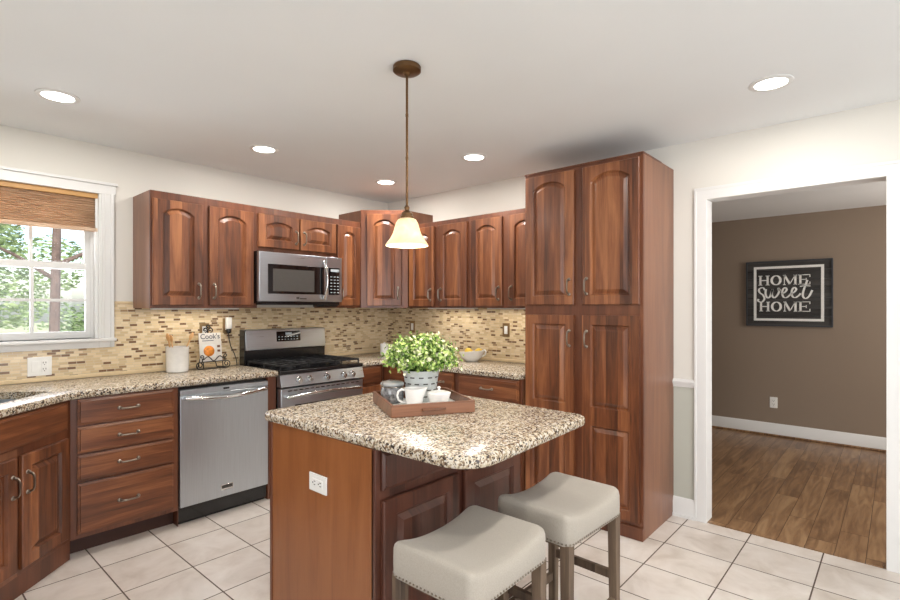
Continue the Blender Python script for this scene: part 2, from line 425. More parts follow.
# wall A (back) with the window hole
WX0, WX1, WZ0, WZ1 = .03, .975, 1.165, 2.12
b = MB()
b.box(KX0, WX0, YA, YA + .16, 0, ZC); b.box(WX1, XB + WT, YA, YA + .16, 0, ZC)
b.box(WX0, WX1, YA, YA + .16, 0, WZ0); b.box(WX0, WX1, YA, YA + .16, WZ1, ZC)
struct(b.build('wall_back', 'wall'), 'off white wall behind range and window')
# wall B (right) with the doorway; the paint below the chair rail is grey green
b = MB()
b.box(XB, XB + WT, DY1, YA, 0, ZC); b.box(XB, XB + WT, KY0, DY0, 0, ZC); b.box(XB, XB + WT, DY0, DY1, DZ, ZC)
struct(b.build('wall_right', 'wall'), 'cream wall with the doorway')
b = MB(); b.box(XB - .003, XB, DY1 + .02, 1.12, .0, .87); b.box(XB - .003, XB, KY0, DY0 - .02, 0, .87)
struct(b.build('trim_1', 'wall_low'), 'grey green painted band below the chair rail')
struct(MB().box(XL - .12, XL, 1.7, YA, 0, ZC).build('wall_left', 'wall'))
struct(MB().box(KX0 - .1, KX0, KY0, YA, 0, ZC).build('wall_outer_left', 'wall'))
struct(MB().box(KX0, XB, KY0 - .1, KY0, 0, ZC).build('wall_front', 'wall'))
# next room
struct(MB().box(FX, FX + .1, -2.0, 4.0, 0, HC + .05).build('wall_far', 'taupe'), 'taupe wall of the next room')
struct(MB().box(XB + WT, FX, 4.0, 4.1, 0, HC + .05).build('wall_far_left', 'taupe'))
struct(MB().box(XB + WT, FX, -2.1, -2.0, 0, HC + .05).build('wall_far_right', 'taupe'))
b = MB()
b.box(XB + WT, XB + WT + .01, DY1, 4.0, 0, HC); b.box(XB + WT, XB + WT + .01, -2.0, DY0, 0, HC); b.box(XB + WT, XB + WT + .01, DY0, DY1, DZ, HC)
struct(b.build('wall_hall_side', 'taupe'))
# baseboards
def base_profile(b, along, p0, p1, face, out, h=.135, t=.016):
    prof = [(0, 0), (t, 0), (t, h - .03), (t * .75, h - .022), (t * .7, h - .01), (t * .3, h), (0, h)]
    L = []
    for s_ in (p0, p1):
        L.append([((face + out * d, s_, z) if along == 'y' else (s_, face + out * d, z)) for d, z in prof])
    b.loops(L)
b = MB(); base_profile(b, 'y', -2.0, 4.0, FX, -1)
struct(b.build('baseboard_far', 'trim'), 'white baseboard along the taupe wall')
b = MB(); base_profile(b, 'y', DY1 + .066, 1.12, XB - .003, -1, .125); b.box(XB - .028, XB - .003, DY1 + .066, 1.12, 0, .018)
struct(b.build('baseboard_right', 'trim'), 'short white baseboard between pantry and doorway')
b = MB(); base_profile(b, 'y', KY0, DY0 - .066, XB - .003, -1, .125)
struct(b.build('baseboard_right_near', 'trim'))
def rail(y0, y1):
    b = MB(); prof = [(0, .845), (.010, .848), (.012, .86), (.022, .872), (.024, .885), (.016, .895), (0, .9)]
    b.loops([[(XB - d, s_, z) for d, z in prof] for s_ in (y0, y1)]); return b
struct(rail(DY1 + .066, 1.12).build('trim_2', 'trim'), 'white chair rail between pantry and doorway')
struct(rail(KY0, DY0 - .066).build('trim_3', 'trim'))
struct(MB().box(FX - .030, FX - .0165, -2.0, 4.0, 0, .022).build('trim_8', 'planks', bevel=.006), 'brown wooden shoe strip under the far baseboard')
# doorway: casing and jamb
b = MB()
def casing_v(b, y_in, sgn, x=XB):
    w = .072
    b.box(x - .018, x, y_in, y_in + sgn * w, 0, DZ + w)
    b.box(x - .021, x, y_in + sgn * (w - .014), y_in + sgn * w, 0, DZ + w)
casing_v(b, DY1 - .004, 1); casing_v(b, DY0 + .004, -1)
b.box(XB - .018, XB, DY0, DY1, DZ - .004, DZ + .072); b.box(XB - .0212, XB, DY0 - .0682, DY1 + .0682, DZ + .054, DZ + .0722)
b.box(XB, XB + WT + .01, DY1 - .004, DY1 + .001, 0, DZ); b.box(XB, XB + WT + .01, DY0 - .001, DY0 + .004, 0, DZ)
b.box(XB, XB + WT + .01, DY0, DY1, DZ - .004, DZ + .001)
struct(b.build('door_1', 'trim', bevel=.002), 'white cased doorway to the next room')
struct(MB().box(XB - .005, XB + .035, DY0 + .015, DY1 - .015, 0, .006).build('trim_4', 'planks', bevel=.002), 'thin wooden threshold strip')

# ------------------------------------------------------------------ window_1
W = bpy.data.objects.new('window_1', None); COL.objects.link(W); struct(W, 'white double hung window over the sink'); W.location = (0, YA, 0)
b = MB()
for sgn, xi in ((1, WX1 - .004), (-1, WX0 + .004)):
    xo = xi + sgn * .085
    b.box(xi, xo, -.020, 0, WZ0 - .06, WZ1); b.box(xo - sgn * .02, xo, -.028, 0, WZ0 - .06, WZ1)
    b.box(xi + sgn * .012, xi + sgn * .02, -.024, 0, WZ0, WZ1); b.box(xi + sgn * .028, xi + sgn * .034, -.024, 0, WZ0, WZ1)
b.box(WX0 - .09, WX1 + .09, -.024, 0, WZ1 - .006, WZ1 + .06); b.box(WX0 - .10, WX1 + .10, -.036, 0, WZ1 + .055, WZ1 + .072)
b.build('window_casing', 'trim', W, bevel=.002)
b = MB(); b.box(WX0 - .09, WX1 + .09, -.045, .12, WZ0 - .02, WZ0); b.box(WX0 - .085, WX1 + .085, -.018, 0, WZ0 - .062, WZ0 - .02)
b.build('window_sill', 'trim', W, bevel=.003)
b = MB()   # jamb box and stops
b.box(WX0 - .001, WX0 + .02, 0, .16, WZ0, WZ1); b.box(WX1 - .02, WX1 + .001, 0, .16, WZ0, WZ1); b.box(WX0, WX1, 0, .16, WZ1 - .02, WZ1 + .001)
b.box(WX1 - .034, WX1 - .02, .045, .05, WZ0, WZ1 - .02); b.box(WX0 + .02, WX0 + .034, .045, .05, WZ0, WZ1 - .02)
b.build('window_frame', 'trim', W, bevel=.001)
def sash(y, z0, z1, nm):
    x0, x1 = WX0 + .022, WX1 - .022; st = .038
    b = MB()
    b.box(x0, x0 + st, y, y + .03, z0, z1); b.box(x1 - st, x1, y, y + .03, z0, z1)
    b.box(x0 + st, x1 - st, y, y + .03, z0, z0 + .045); b.box(x0 + st, x1 - st, y, y + .03, z1 - .04, z1)
    gw = (x1 - x0 - 2 * st) / 3
    for i in (1, 2): b.box(x0 + st + gw * i - .009, x0 + st + gw * i + .009, y + .004, y + .026, z0 + .045, z1 - .04)
    zm = (z0 + z1) / 2 + (.003 if z0 < 1.4 else .03)
    b.box(x0 + st, x1 - st, y + .005, y + .025, zm - .009, zm + .009)
    o = b.build('sash', 'trim', W, bevel=.0015)
    MB().box(x0 + st, x1 - st, y + .013, y + .016, z0 + .045, z1 - .04).build('pane', 'glass', o)
sash(.055, WZ0 + .002, 1.655, 'lower'); sash(.09, 1.615, WZ1 - .02, 'upper')

# pleated shade
t = thing('pleated_shade', 'brown pleated fabric window shade drawn halfway up above the sink', 'window shade', (0, YA + .012, 0))
sx0, sx1 = WX0 + .003, WX1 - .006
MB().box(sx0, sx1, -.015, .028, 2.082, 2.114).build('head_rail', 'shade_rail', t, bevel=.002)
n = 26; zt, zb = 2.082, 1.888; L = []
for i in range(n + 1):
    z = zt + (zb - zt) * i / n; L.append((-.012 if i % 2 else .010, z))
b = MB()
b.loops([[(sx0, y, z) for y, z in L] + [(sx0, y + .014, z) for y, z in L[::-1]], [(sx1, y, z) for y, z in L] + [(sx1, y + .014, z) for y, z in L[::-1]]])
b.build('pleated_fabric', 'shade_fabric', t)
MB().box(sx0, sx1, -.013, .018, 1.864, 1.888).build('bottom_rail', 'shade_fabric', t, bevel=.003)

# ------------------------------------------------------------------ backsplash (tiles on the walls)
b = MB(); th = .010
b.box(XL, WX0 - .09, YA - th, YA, .935, 1.41); b.box(WX1 + .081, 1.173, YA - th, YA, .935, 1.395)
b.box(WX0 - .09, WX1 + .081, YA - th, YA, .935, WZ0 - .062); b.box(1.173, XB, YA - th, YA, .935, 1.365)
struct(b.build('trim_5', 'mosaic_x'), 'beige and brown mosaic tile backsplash behind range')
struct(MB().box(XB - th, XB, 1.94, YA - th, .935, 1.365).build('trim_6', 'mosaic_y'), 'beige and brown mosaic tile backsplash beside pantry')
M['bull'] = plain('beige_bullnose', srgb(222, 200, 160), .35)
b = MB(); b.box(XL, 1.915, YA - .018, YA - th, .913, .937); b.box(2.671, XB - th, YA - .018, YA - th, .913, .937)
b.box(WX1 + .083, 1.170, YA - .014, YA, 1.392, 1.408)
b.box(XB - .018, XB - th, 1.94, YA - .018, .913, .937)
struct(b.build('trim_7', 'bull', bevel=.003), 'beige bullnose strip along the counter back')

# ------------------------------------------------------------------ cabinets
def shape_loop(w, h, ins, rise, top_ins=None, N=14):
    """closed loop in (x, z), arched top; same count for every inset."""
    ti = ins if top_ins is None else top_ins
    a = w / 2 - ins; zb = ins
    pts = [(-a, zb), (0, zb), (a, zb)]
    if rise > 0:
        w0 = w / 2 - .058; ztop = h - .050                 # peak of the reference opening
        rad = (w0 * w0 + rise * rise) / (2 * rise); cz = ztop - rad
        r2 = rad - (ins - .058)
        zs = lambda x: cz + math.sqrt(max(r2 * r2 - x * x, 0))
    else: zs = lambda x: h - ti
    for i in range(N + 1):
        x = a - 2 * a * i / N; pts.append((x, zs(x)))
    return pts
def rect_loop(w, h, ins, N=14):
    a = w / 2 - ins
    return [(-a, ins), (0, ins), (a, ins)] + [(a - 2 * a * i / N, h - ins) for i in range(N + 1)]

def panel_door_mesh(b, w, h, rise, T0, tt=.022, mids=None):
    """raised panel door centred on x=0 from z=0 to h, back at y=0, front at y=-tt"""
    mp = lambda lp, y, dz=0: [(x, y, z + dz) for x, z in lp]
    def fields(z0, z1, rs):
        hh = z1 - z0; st = .058
        L = [mp(shape_loop(w, hh, st, rs), -tt, z0), mp(shape_loop(w, hh, st + .005, rs), -tt + .007, z0), mp(shape_loop(w, hh, st + .008, rs), -tt + .013, z0),
             mp(shape_loop(w, hh, st + .013, rs), -tt + .013, z0), mp(shape_loop(w, hh, st + .036, rs), -tt + .001, z0)]
        return L
    if not mids:
        L = [mp(rect_loop(w, h, .004), 0), mp(rect_loop(w, h, .004), -.003), mp(rect_loop(w, h, 0), -.003), mp(rect_loop(w, h, 0), -tt + .004), mp(rect_loop(w, h, .004), -tt)] + fields(0, h, rise)
        b.loops(L, T=T0)
    else:
        zz = [0] + mids + [h]
        # stacked fields share one slab: build each with its own outer rim
        for z0, z1 in zip(zz, zz[1:]):
            e0, e1 = z0, z1
            hh = e1 - e0
            outer = rect_loop(w, hh, 0)
            L = [mp(outer, 0, e0), mp(outer, -tt, e0)] + [[(x, y, z) for x, y, z in lp] for lp in fields(e0, e1, 0)]
            b.loops(L, T=T0)
def pull(parent, x, y, z, vertical=True, ln=.096):
    b = MB(); h = ln / 2; pts = []
    for i in range(13):
        s_ = -1 + 2 * i / 12; pts.append((s_ * h, -.030 * (1 - s_ ** 4) ** .5 * 1.0 if abs(s_) < 1 else 0, 0))
    pts = [(-h, 0, 0)] + [(q[0], q[1] - .004, 0) for q in pts[1:-1]] + [(h, 0, 0)]
    rad = [.007] * 2 + [.0055] * 3 + [.005] * 5 + [.0055] * 3
    rad = rad[:len(pts)]
    T = Matrix.Rotation(PI / 2, 4, 'Y') if vertical else Matrix()
    b.tube(pts, rad, 8, T)
    for s_ in (-h, h):
        b.lathe([(.011, 0), (.011, .003), (.0085, .006), (.0085, .012), (.004, .014)], seg=12, T=T @ Matrix.Translation((s_, 0, 0)) @ Matrix.Rotation(PI / 2, 4, 'X'))
    return b.build('handle', 'pewter', parent, (x, y, z))
def door(root, x0, x1, z0, z1, rise=0, hx=None, hz=None, mids=None, mat='cherry', y=0.0):
    w, h = x1 - x0, z1 - z0
    b = MB(); panel_door_mesh(b, w, h, rise, Matrix(), mids=mids)
    o = b.build('door', mat, root, ((x0 + x1) / 2, y, z0), angle=10)
    if hx is not None: pull(o, (-w / 2 + .030) if hx < 0 else (w / 2 - .030), -.02, hz - z0)
    return o
def drawer(root, x0, x1, z0, z1, y=0.0, handle=True, name='drawer', slab=True, mat='cherry_h'):
    w, h = x1 - x0, z1 - z0; b = MB()
    lp = lambda i, yy: [(-w / 2 + i, yy, i), (w / 2 - i, yy, i), (w / 2 - i, yy, h - i), (-w / 2 + i, yy, h - i)]
    b.loops([lp(.004, 0), lp(.004, -.003), lp(0, -.003), lp(0, -.012), lp(.012, -.016), lp(.013, -.021), lp(.02, -.021)])
    o = b.build(name, mat, root, ((x0 + x1) / 2, y, z0), angle=10)
    if handle: pull(o, 0, -.02, h / 2, False)
    return o
def cabinet(name, label, cat, loc, rz, w, z0, z1, depth, toe=False, group=None, side='cherry_side', toe_back=.075):
    r = thing(name, label, cat, loc, rz, group)
    zb = .10 if toe else z0
    MB().box(0, w, .019, depth, zb, z1).build('body', side, r, bevel=.001)
    MB().box(0, w, 0, .019, zb, z1).build('face_frame', 'cherry_frame', r, bevel=.001)
    if toe: MB().box(.0, w, toe_back, depth - .05, 0, .10).build('toe_kick', 'toe', r)
    return r
FA_U, FA_B = 3.62, 3.37       # face planes on wall A
FB_U, FB_B = 3.175, 2.93      # face planes on wall B
GA = YA - .001
UZ0, UZ1 = 1.362, 2.128
dU = GA - FA_U
# uppers wall A
c = cabinet('wall_cabinet', 'cherry wall cabinet with two tall arched doors beside the window', 'cabinet', (1.173, FA_U, 0), 0, .729, UZ0, UZ1, dU)
door(c, .010, .327, 1.382, 2.076, .042, 1, 1.480); door(c, .370, .694, 1.382, 2.076, .042, -1, 1.480)
c = cabinet('wall_cabinet', 'short cherry wall cabinet with two low arched doors above the microwave', 'cabinet', (1.903, FA_U, 0), 0, .713, 1.79, UZ1, dU)
door(c, .003, .346, 1.824, 2.076, .032, 1, 1.92); door(c, .361, .702, 1.824, 2.076, .032, -1, 1.92)
c = cabinet('wall_cabinet', 'narrow single door cherry wall cabinet between microwave and corner cabinet', 'cabinet', (2.617, FA_U, 0), 0, .270, UZ0, UZ1, dU)
door(c, .006, .250, 1.382, 2.076, .036, -1, 1.48)
# corner upper (diagonal)
CZ1 = 2.238
r = thing('corner_wall_cabinet', 'taller diagonal cherry corner cabinet with one arched door behind the pendant', 'cabinet', (0, 0, 0))
P0, P1 = (2.888, FA_U), (FB_U, 3.311)
MB().prism([(P0[0], GA), P0, P1, (XB - .001, P1[1]), (XB - .001, GA)], UZ0, CZ1).build('body', 'cherry_side', r)
ang = math.atan2(P1[1] - P0[1], P1[0] - P0[0]); dl = math.hypot(P1[0] - P0[0], P1[1] - P0[1])
sub = MB().box(0, dl, -.019, 0.001, UZ0, CZ1).build('face_frame', 'cherry_frame', r, (P0[0], P0[1], 0), (0, 0, ang), bevel=.001)
b = MB(); dw = dl - .115; panel_door_mesh(b, dw, 2.200 - 1.380, .048, Matrix())
mid = Vector((P0[0], P0[1], 0)) + Vector((math.cos(ang), math.sin(ang), 0)) * dl / 2 + Vector((math.sin(ang), -math.cos(ang), 0)) * .019
o = b.build('door', 'cherry', r, (mid.x, mid.y, 1.380), (0, 0, ang), angle=10); pull(o, dw / 2 - .03, -.02, .115)
# uppers wall B  (local x runs towards the camera, -y in the world)
dB = XB - .001 - FB_U
c = cabinet('wall_cabinet', 'cherry wall cabinet with two arched doors next to the corner cabinet', 'cabinet', (FB_U, 3.310, 0), -PI / 2, .716, UZ0, 2.10, dB)
door(c, .030, .328, 1.376, 2.062, .038, 1, 1.475); door(c, .384, .694, 1.376, 2.062, .038, -1, 1.475)
c = cabinet('wall_cabinet', 'cherry wall cabinet with two arched doors touching the tall pantry', 'cabinet', (FB_U, 2.593, 0), -PI / 2, .658, UZ0, 2.10, dB)
door(c, .024, .328, 1.376, 2.062, .038, 1, 1.475); door(c, .386, .652, 1.376, 2.062, .038, -1, 1.475)
# slim lights under the wall cabinets
def strip(x, y, ln, rz):
    o = MB().box(-ln / 2, ln / 2, -.02, .02, UZ0 - .010, UZ0 - .0002).build('under_cabinet_light', 'white_plastic', None, (x, y, 0), (0, 0, rz))
    light('under_cabinet_lamp', 'AREA', (x, y, UZ0 - .012), 1.0 * ln / .6, (1, .92, .80), (0, 0, rz), ln * .95, .03)
    return o
tag(strip(1.54, 3.80, .60, 0), 'slim light strip under the wall cabinet left of the microwave', 'light strip')
tag(strip(3.36, 2.95, .55, PI / 2), 'slim light strip under the wall cabinets next to the corner', 'light strip')
tag(strip(3.36, 2.27, .55, PI / 2), 'slim light strip under the wall cabinet nearest the pantry', 'light strip')
# pantry
PX = 2.97
c = cabinet('pantry_cabinet', 'tall cherry pantry cabinet with four doors reaching nearly to the ceiling', 'cabinet', (PX, 1.933, 0), -PI / 2, .815, 0, 2.278, XB - .001 - PX)
door(c, .016, .376, 1.385, 2.248, .046, 1, 1.50); door(c, .436, .797, 1.385, 2.248, .046, -1, 1.50)
door(c, .016, .376, .105, 1.318, 0, 1, 1.17, mids=[.585]); door(c, .436, .797, .105, 1.318, 0, -1, 1.17, mids=[.585])
MB().box(0, .815, -.012, 0, 0, .075).build('base_skirt', 'cherry_frame', c, bevel=.002)
MB().box(-.002, .817, -.006, .3, 2.268, 2.280).build('top_edge', 'cherry_frame', c, bevel=.002)

# base cabinets wall A
BZ = .872
c = cabinet('drawer_cabinet', 'cherry base cabinet with four stacked drawers left of the dishwasher', 'cabinet', (.700, FA_B, 0), 0, .548, 0, BZ, YA - .001 - FA_B, toe=True)
for z0, z1 in ((.722, .862), (.568, .710), (.415, .556), (.125, .402)): drawer(c, .030, .520, z0, z1)
# diagonal sink base
SL = .75; d_ = math.sqrt(.5)
S0 = (.700, FA_B); S1 = (S0[0] - SL * d_, S0[1] - SL * d_)
r = thing('sink_base_cabinet', 'diagonal cherry sink cabinet with two doors under the window', 'cabinet', (0, 0, 0))
MB().prism([(S1[0] + .014, S1[1] - .0), (S0[0] - .0, S0[1] + .014), (S0[0] - .002, YA - .002), (XL + .002, YA - .002), (XL + .002, S1[1])], .10, .70).build('body', 'cherry_side', r)
FR = bpy.data.objects.new('front', None)
def diag(o): o.location = Matrix.Rotation(R(45), 4, 'Z') @ Vector(o.location) + Vector((S1[0], S1[1], 0)); o.rotation_euler = (0, 0, R(45))
diag(MB().box(0, SL, 0, .019, .10, BZ).build('face_frame', 'cherry_frame', r, bevel=.001))
diag(MB().box(0, SL, .002, .03, 0, .10).build('toe_kick', 'cherry_frame', r))
diag(drawer(r, .040, SL - .038, .712, .862, name='false_drawer_front', handle=False))
diag(door(r, .030, .361, .130, .668, 0, 1, .535)); diag(door(r, .390, SL - .040, .130, .668, 0, -1, .535))
# left run under the counter end (mostly outside the frame)
c = cabinet('base_cabinet', 'cherry base cabinet on the left wall beyond the sink', 'cabinet', (S1[0] , 2.16, 0), PI / 2, S1[1] - 2.162, 0, BZ, S1[0] - XL - .002, toe=True)
drawer(c, .03, .64, .722, .862); door(c, .03, .64, .125, .70, 0, 1, .58)
# filler between dishwasher and range
t = MB().box(1.850, 1.914, FA_B, YA - .03, 0, BZ).build('cabinet_end_panel', 'cherry_frame'); tag(t, 'narrow cherry filler panel between dishwasher and range', 'cabinet panel')
t = MB().box(1.2485, 1.2515, FA_B, YA - .03, 0, BZ).build('cabinet_end_panel', 'cherry_frame'); tag(t, 'thin cherry side panel left of the dishwasher', 'cabinet panel')
# base cabinets right of range
c = cabinet('base_cabinet', 'narrow cherry base cabinet directly right of the range', 'cabinet', (2.671, FA_B, 0), 0, .257, 0, BZ, YA - .001 - FA_B, toe=True)
drawer(c, .012, .222, .722, .862, handle=False); door(c, .012, .222, .125, .70, 0, 1, .58)
c = cabinet('base_cabinet', 'cherry corner base cabinet hidden behind the green plant', 'cabinet', (FB_B, 3.368, 0), -PI / 2, .518, 0, BZ, XB - .001 - FB_B, toe=True)
drawer(c, .10, .495, .722, .862, handle=False); door(c, .10, .495, .125, .70, 0, -1, .60)
c = cabinet('base_cabinet', 'cherry base cabinet with a small front partly behind the plant pot', 'cabinet', (FB_B, 2.849, 0), -PI / 2, .335, 0, BZ, XB - .001 - FB_B, toe=True)
drawer(c, .018, .305, .722, .862); door(c, .018, .305, .125, .70, 0, 1, .58)
c = cabinet('base_cabinet', 'cherry base cabinet with one wide drawer beside the pantry', 'cabinet', (FB_B, 2.513, 0), -PI / 2, .578, 0, BZ, XB - .001 - FB_B, toe=True)
drawer(c, .02, .560, .705, .862); door(c, .02, .283, .125, .69, 0, 1, .58); door(c, .297, .560, .125, .69, 0, -1, .58)

# ------------------------------------------------------------------ countertops
def fillet(poly, rad, seg=8):
    out = []; n = len(poly)
    for i, (x, y) in enumerate(poly):
        r_ = rad[i] if isinstance(rad, (list, tuple)) else rad
        if r_ <= 0: out.append((x, y)); continue
        p = Vector((x, y)); a = (Vector(poly[i - 1]) - p).normalized(); c = (Vector(poly[(i + 1) % n]) - p).normalized()
        hf = a.angle(c) / 2; tl = r_ / math.tan(hf); cen = p + (a + c).normalized() * (r_ / math.sin(hf))
        s0 = p + a * tl - cen; s1 = p + c * tl - cen
        a0 = math.atan2(s0.y, s0.x); a1 = math.atan2(s1.y, s1.x); da = (a1 - a0 + PI) % (2 * PI) - PI
        for k in range(seg + 1): out.append((cen.x + r_ * math.cos(a0 + da * k / seg), cen.y + r_ * math.sin(a0 + da * k / seg)))
    return out
def slab(name, outer, holes, z0, z1, parent=None, e=.010):
    """stone slab with eased edges on the outer outline and square holes"""
    b = MB(); n = len(outer)
    def off(poly, dlt):
        out = []; m = len(poly)
        for i in range(m):
            p0, p1, p2 = Vector(poly[i - 1]), Vector(poly[i]), Vector(poly[(i + 1) % m])
            e0 = (p1 - p0).normalized(); e1 = (p2 - p1).normalized(); nn = Vector((-e0.y - e1.y, e0.x + e1.x))
            if nn.length < 1e-6: nn = Vector((-e0.y, e0.x))
            nn.normalize(); k = 1 / max(.35, nn.dot(Vector((-e0.y, e0.x))))
            q = p1 + nn * dlt * k; out.append((q.x, q.y))
        return out
    ring = [(e, z1), (e * .3, z1 - e * .3), (0, z1 - e), (0, z0 + e), (e * .3, z0 + e * .3), (e, z0)]
    rings = []
    for d, z in ring:
        pl = off(outer, d); rings.append([b._v((x, y, z)) for x, y in pl])
    for A, B in zip(rings, rings[1:]):
        for i in range(n): b._f([A[i], A[(i + 1) % n], B[(i + 1) % n], B[i]], True)
    for zz, rg in ((z1, rings[0]), (z0, rings[-1])):
        hv = [[b._v((x, y, zz)) for x, y in h] for h in holes]
        allv = list(rg) + [v for h in hv for v in h]
        tri = tessellate_polygon([[v.co for v in rg]] + [[v.co for v in h] for h in hv])
        for t_ in tri: b._f([allv[i] for i in t_])
        if zz == z1: top = hv
        else:
            for A, B in zip(top, hv):
                for i in range(len(A)): b._f([A[i], A[(i + 1) % len(A)], B[(i + 1) % len(B)], B[i]])
    return b.build(name, 'granite', parent, angle=50)
ZT = .912
# sink opening, aligned with the diagonal front
ctr = Vector(((S0[0] + S1[0]) / 2, (S0[1] + S1[1]) / 2)); ex = Vector((d_, d_)); ey = Vector((-d_, d_))
def sp(a, c_): q = ctr + ex * a + ey * c_; return (q.x, q.y)
hole = fillet([sp(-.34, .10), sp(.38, .10), sp(.38, .48), sp(-.34, .48)], .04, 4)
oh = .03
out = [(XL + .001, 2.16), (S1[0] + oh, 2.16), (S1[0] + oh, S1[1] - .012), (S0[0] + .012, FA_B - oh), (1.915, FA_B - oh), (1.915, YA - .011), (XL + .001, YA - .011)]
out = fillet(out, [0, .02, .12, .25, 0, 0, 0], 8)
t = slab('countertop', out, [hole], BZ, ZT)
tag(t, 'speckled granite countertop running from the sink to the range', 'countertop')
out = [(2.671, FA_B - oh), (FB_B - oh - .02, FA_B - oh), (FB_B - oh, FA_B - oh - .02), (FB_B - oh, 1.934), (XB - .011, 1.934), (XB - .011, YA - .011), (2.671, YA - .011)]
t = slab('countertop', out, [], BZ, ZT)
tag(t, 'speckled granite countertop in the corner between range and pantry', 'countertop')
# sink bowl
b = MB()
def rr(a, dz): return [(*p_, dz) for p_ in fillet([sp(-.34 - .01 + a, .085 + a), sp(.39 - a, .085 + a), sp(.39 - a, .49 - a), sp(-.35 + a, .49 - a)], .05, 4)]
b.loops([rr(-.015, BZ - .001), rr(0, BZ - .001), rr(.004, BZ - .14), rr(.03, BZ - .162)], cap0=False)
t = b.build('sink', 'steel'); tag(t, 'undermount stainless steel sink in the diagonal counter corner', 'sink')

# ------------------------------------------------------------------ dishwasher
t = thing('dishwasher', 'stainless steel dishwasher with a curved bar handle', 'dishwasher', (1.256, 3.352, 0))
MB().box(0, .588, .03, .55, .02, .862).build('body', 'black', t)
b = MB(); b.box(0, .588, 0, .030, .115, .812); b.box(0, .588, 0, .030, .814, .848)
b.build('door_panel', 'steel_v', t, bevel=.003)
MB().box(0, .588, .05, .066, 0, .112).build('toe_kick', 'black_toe', t)
b = MB(); pts = [(.03 + .528 * i / 16, -.024 - .034 * math.sin(PI * i / 16), .800 - .016 * math.sin(PI * i / 16)) for i in range(17)]
b.tube([(.03, .002, .795)] + pts + [(.558, .002, .795)], .0145, 12)
b.build('handle', 'chrome', t)
o = MB().box(.253, .336, -.003, 0, .158, .196).build('badge', 'chrome', t, bevel=.001)
MB().box(.258, .331, -.004, -.003, .170, .191).build('badge_plate', 'slot', o)
MB().box(.27, .31, -.002, 0, .826, .838).build('vent_slot', 'black', t)

# ------------------------------------------------------------------ range
RX0, RX1 = 1.919, 2.667; RW = RX1 - RX0
t = thing('gas_range', 'stainless steel gas range with black cast iron grates', 'range', (RX0, 3.335, 0))
MB().box(0, RW, .03, .61, .03, .895).build('body', 'black', t)
b = MB(); b.box(0, RW, -.012, .598, .893, .908); b.box(0, RW, -.018, .02, .880, .908)
b.build('cooktop', 'black', t, bevel=.004)
b = MB(); b.loops([[(x, y, z) for y, z in ((-.010, .878), (-.034, .792), (.03, .792), (.03, .878))] for x in (0, RW)])
b.build('control_panel', 'steel', t, bevel=.002)
for x in (.145, .235, .388, .545, .63):
    T = Matrix.Translation((x, -.022, .836)) @ Matrix.Rotation(R(90) - R(-15.6), 4, 'X')
    b = MB(); b.lathe([(.026, 0), (.026, .004), (.021, .008), (.019, .028), (.016, .031)], seg=20, T=T); b.box(-.004, .004, -.018, .018, .028, .037, T=T)
    b.build('knob', 'chrome', t)
o = MB().box(.004, RW - .004, -.020, .03, .205, .778).build('oven_door', 'steel', t, bevel=.004)
b = MB(); b.box(.115, RW - .115, -.023, -.019, .32, .655); b.build('oven_window', 'black_glass', o, bevel=.002)
MB().box(.15, RW - .15, -.0245, -.022, .35, .625).build('inner_window', 'slot', o)
b = MB(); b.tube([(.05, -.018, .718)] + [(.05 + (RW - .1) * i / 20, -.045 - .016 * math.sin(PI * i / 20), .718 + .014 * math.sin(PI * i / 20)) for i in range(21)] + [(RW - .05, -.018, .718)], .013, 12)
b.build('handle', 'chrome', o)
b = MB()
for i in range(14): b.box(.06 + .047 * i, .06 + .047 * i + .03, -.0215, -.019, .757, .763)
b.build('vent_slots', 'black', o)
MB().box(.004, RW - .004, -.020, .03, .04, .195).build('storage_drawer', 'steel', t, bevel=.004)
# backguard
o = MB().loops([[(x, y, z) for y, z in ((.50, 1.025), (.515, 1.185), (.598, 1.190), (.598, 1.025))] for x in (.005, RW - .005)]).build('backguard', 'steel', t, bevel=.004)
MB().box(-.0, RW, .52, .598, .905, 1.026).build('backguard_base', 'black', t, bevel=.002)
MB().box(-.0, .012, .515, .598, 1.02, 1.188).build('backguard_end_cap', 'black', t, bevel=.002)
b = MB(); Tg = Matrix.Rotation(R(5.4), 4, 'X'); 
def bg(x0, x1, z0, z1, dy): return [(x0, .50 + (z0 - 1.025) * .094 - dy, z0), (x1, .50 + (z0 - 1.025) * .094 - dy, z0), (x1, .50 + (z1 - 1.025) * .094 - dy, z1), (x0, .50 + (z1 - 1.025) * .094 - dy, z1)]
b.loops([bg(.27, .49, 1.085, 1.168, -.004), bg(.27, .49, 1.085, 1.168, .004)]); g = b.build('display_panel', 'black_glass', o)
b = MB()
for i in range(7):
    for j in range(2): b.loops([bg(.285 + i * .028, .297 + i * .028, 1.098 + j * .022, 1.103 + j * .022, .003), bg(.285 + i * .028, .297 + i * .028, 1.098 + j * .022, 1.103 + j * .022, .0052)])
b.loops([bg(.35, .41, 1.140, 1.158, .003), bg(.35, .41, 1.140, 1.158, .0052)])
b.build('display_marks', 'led', g)
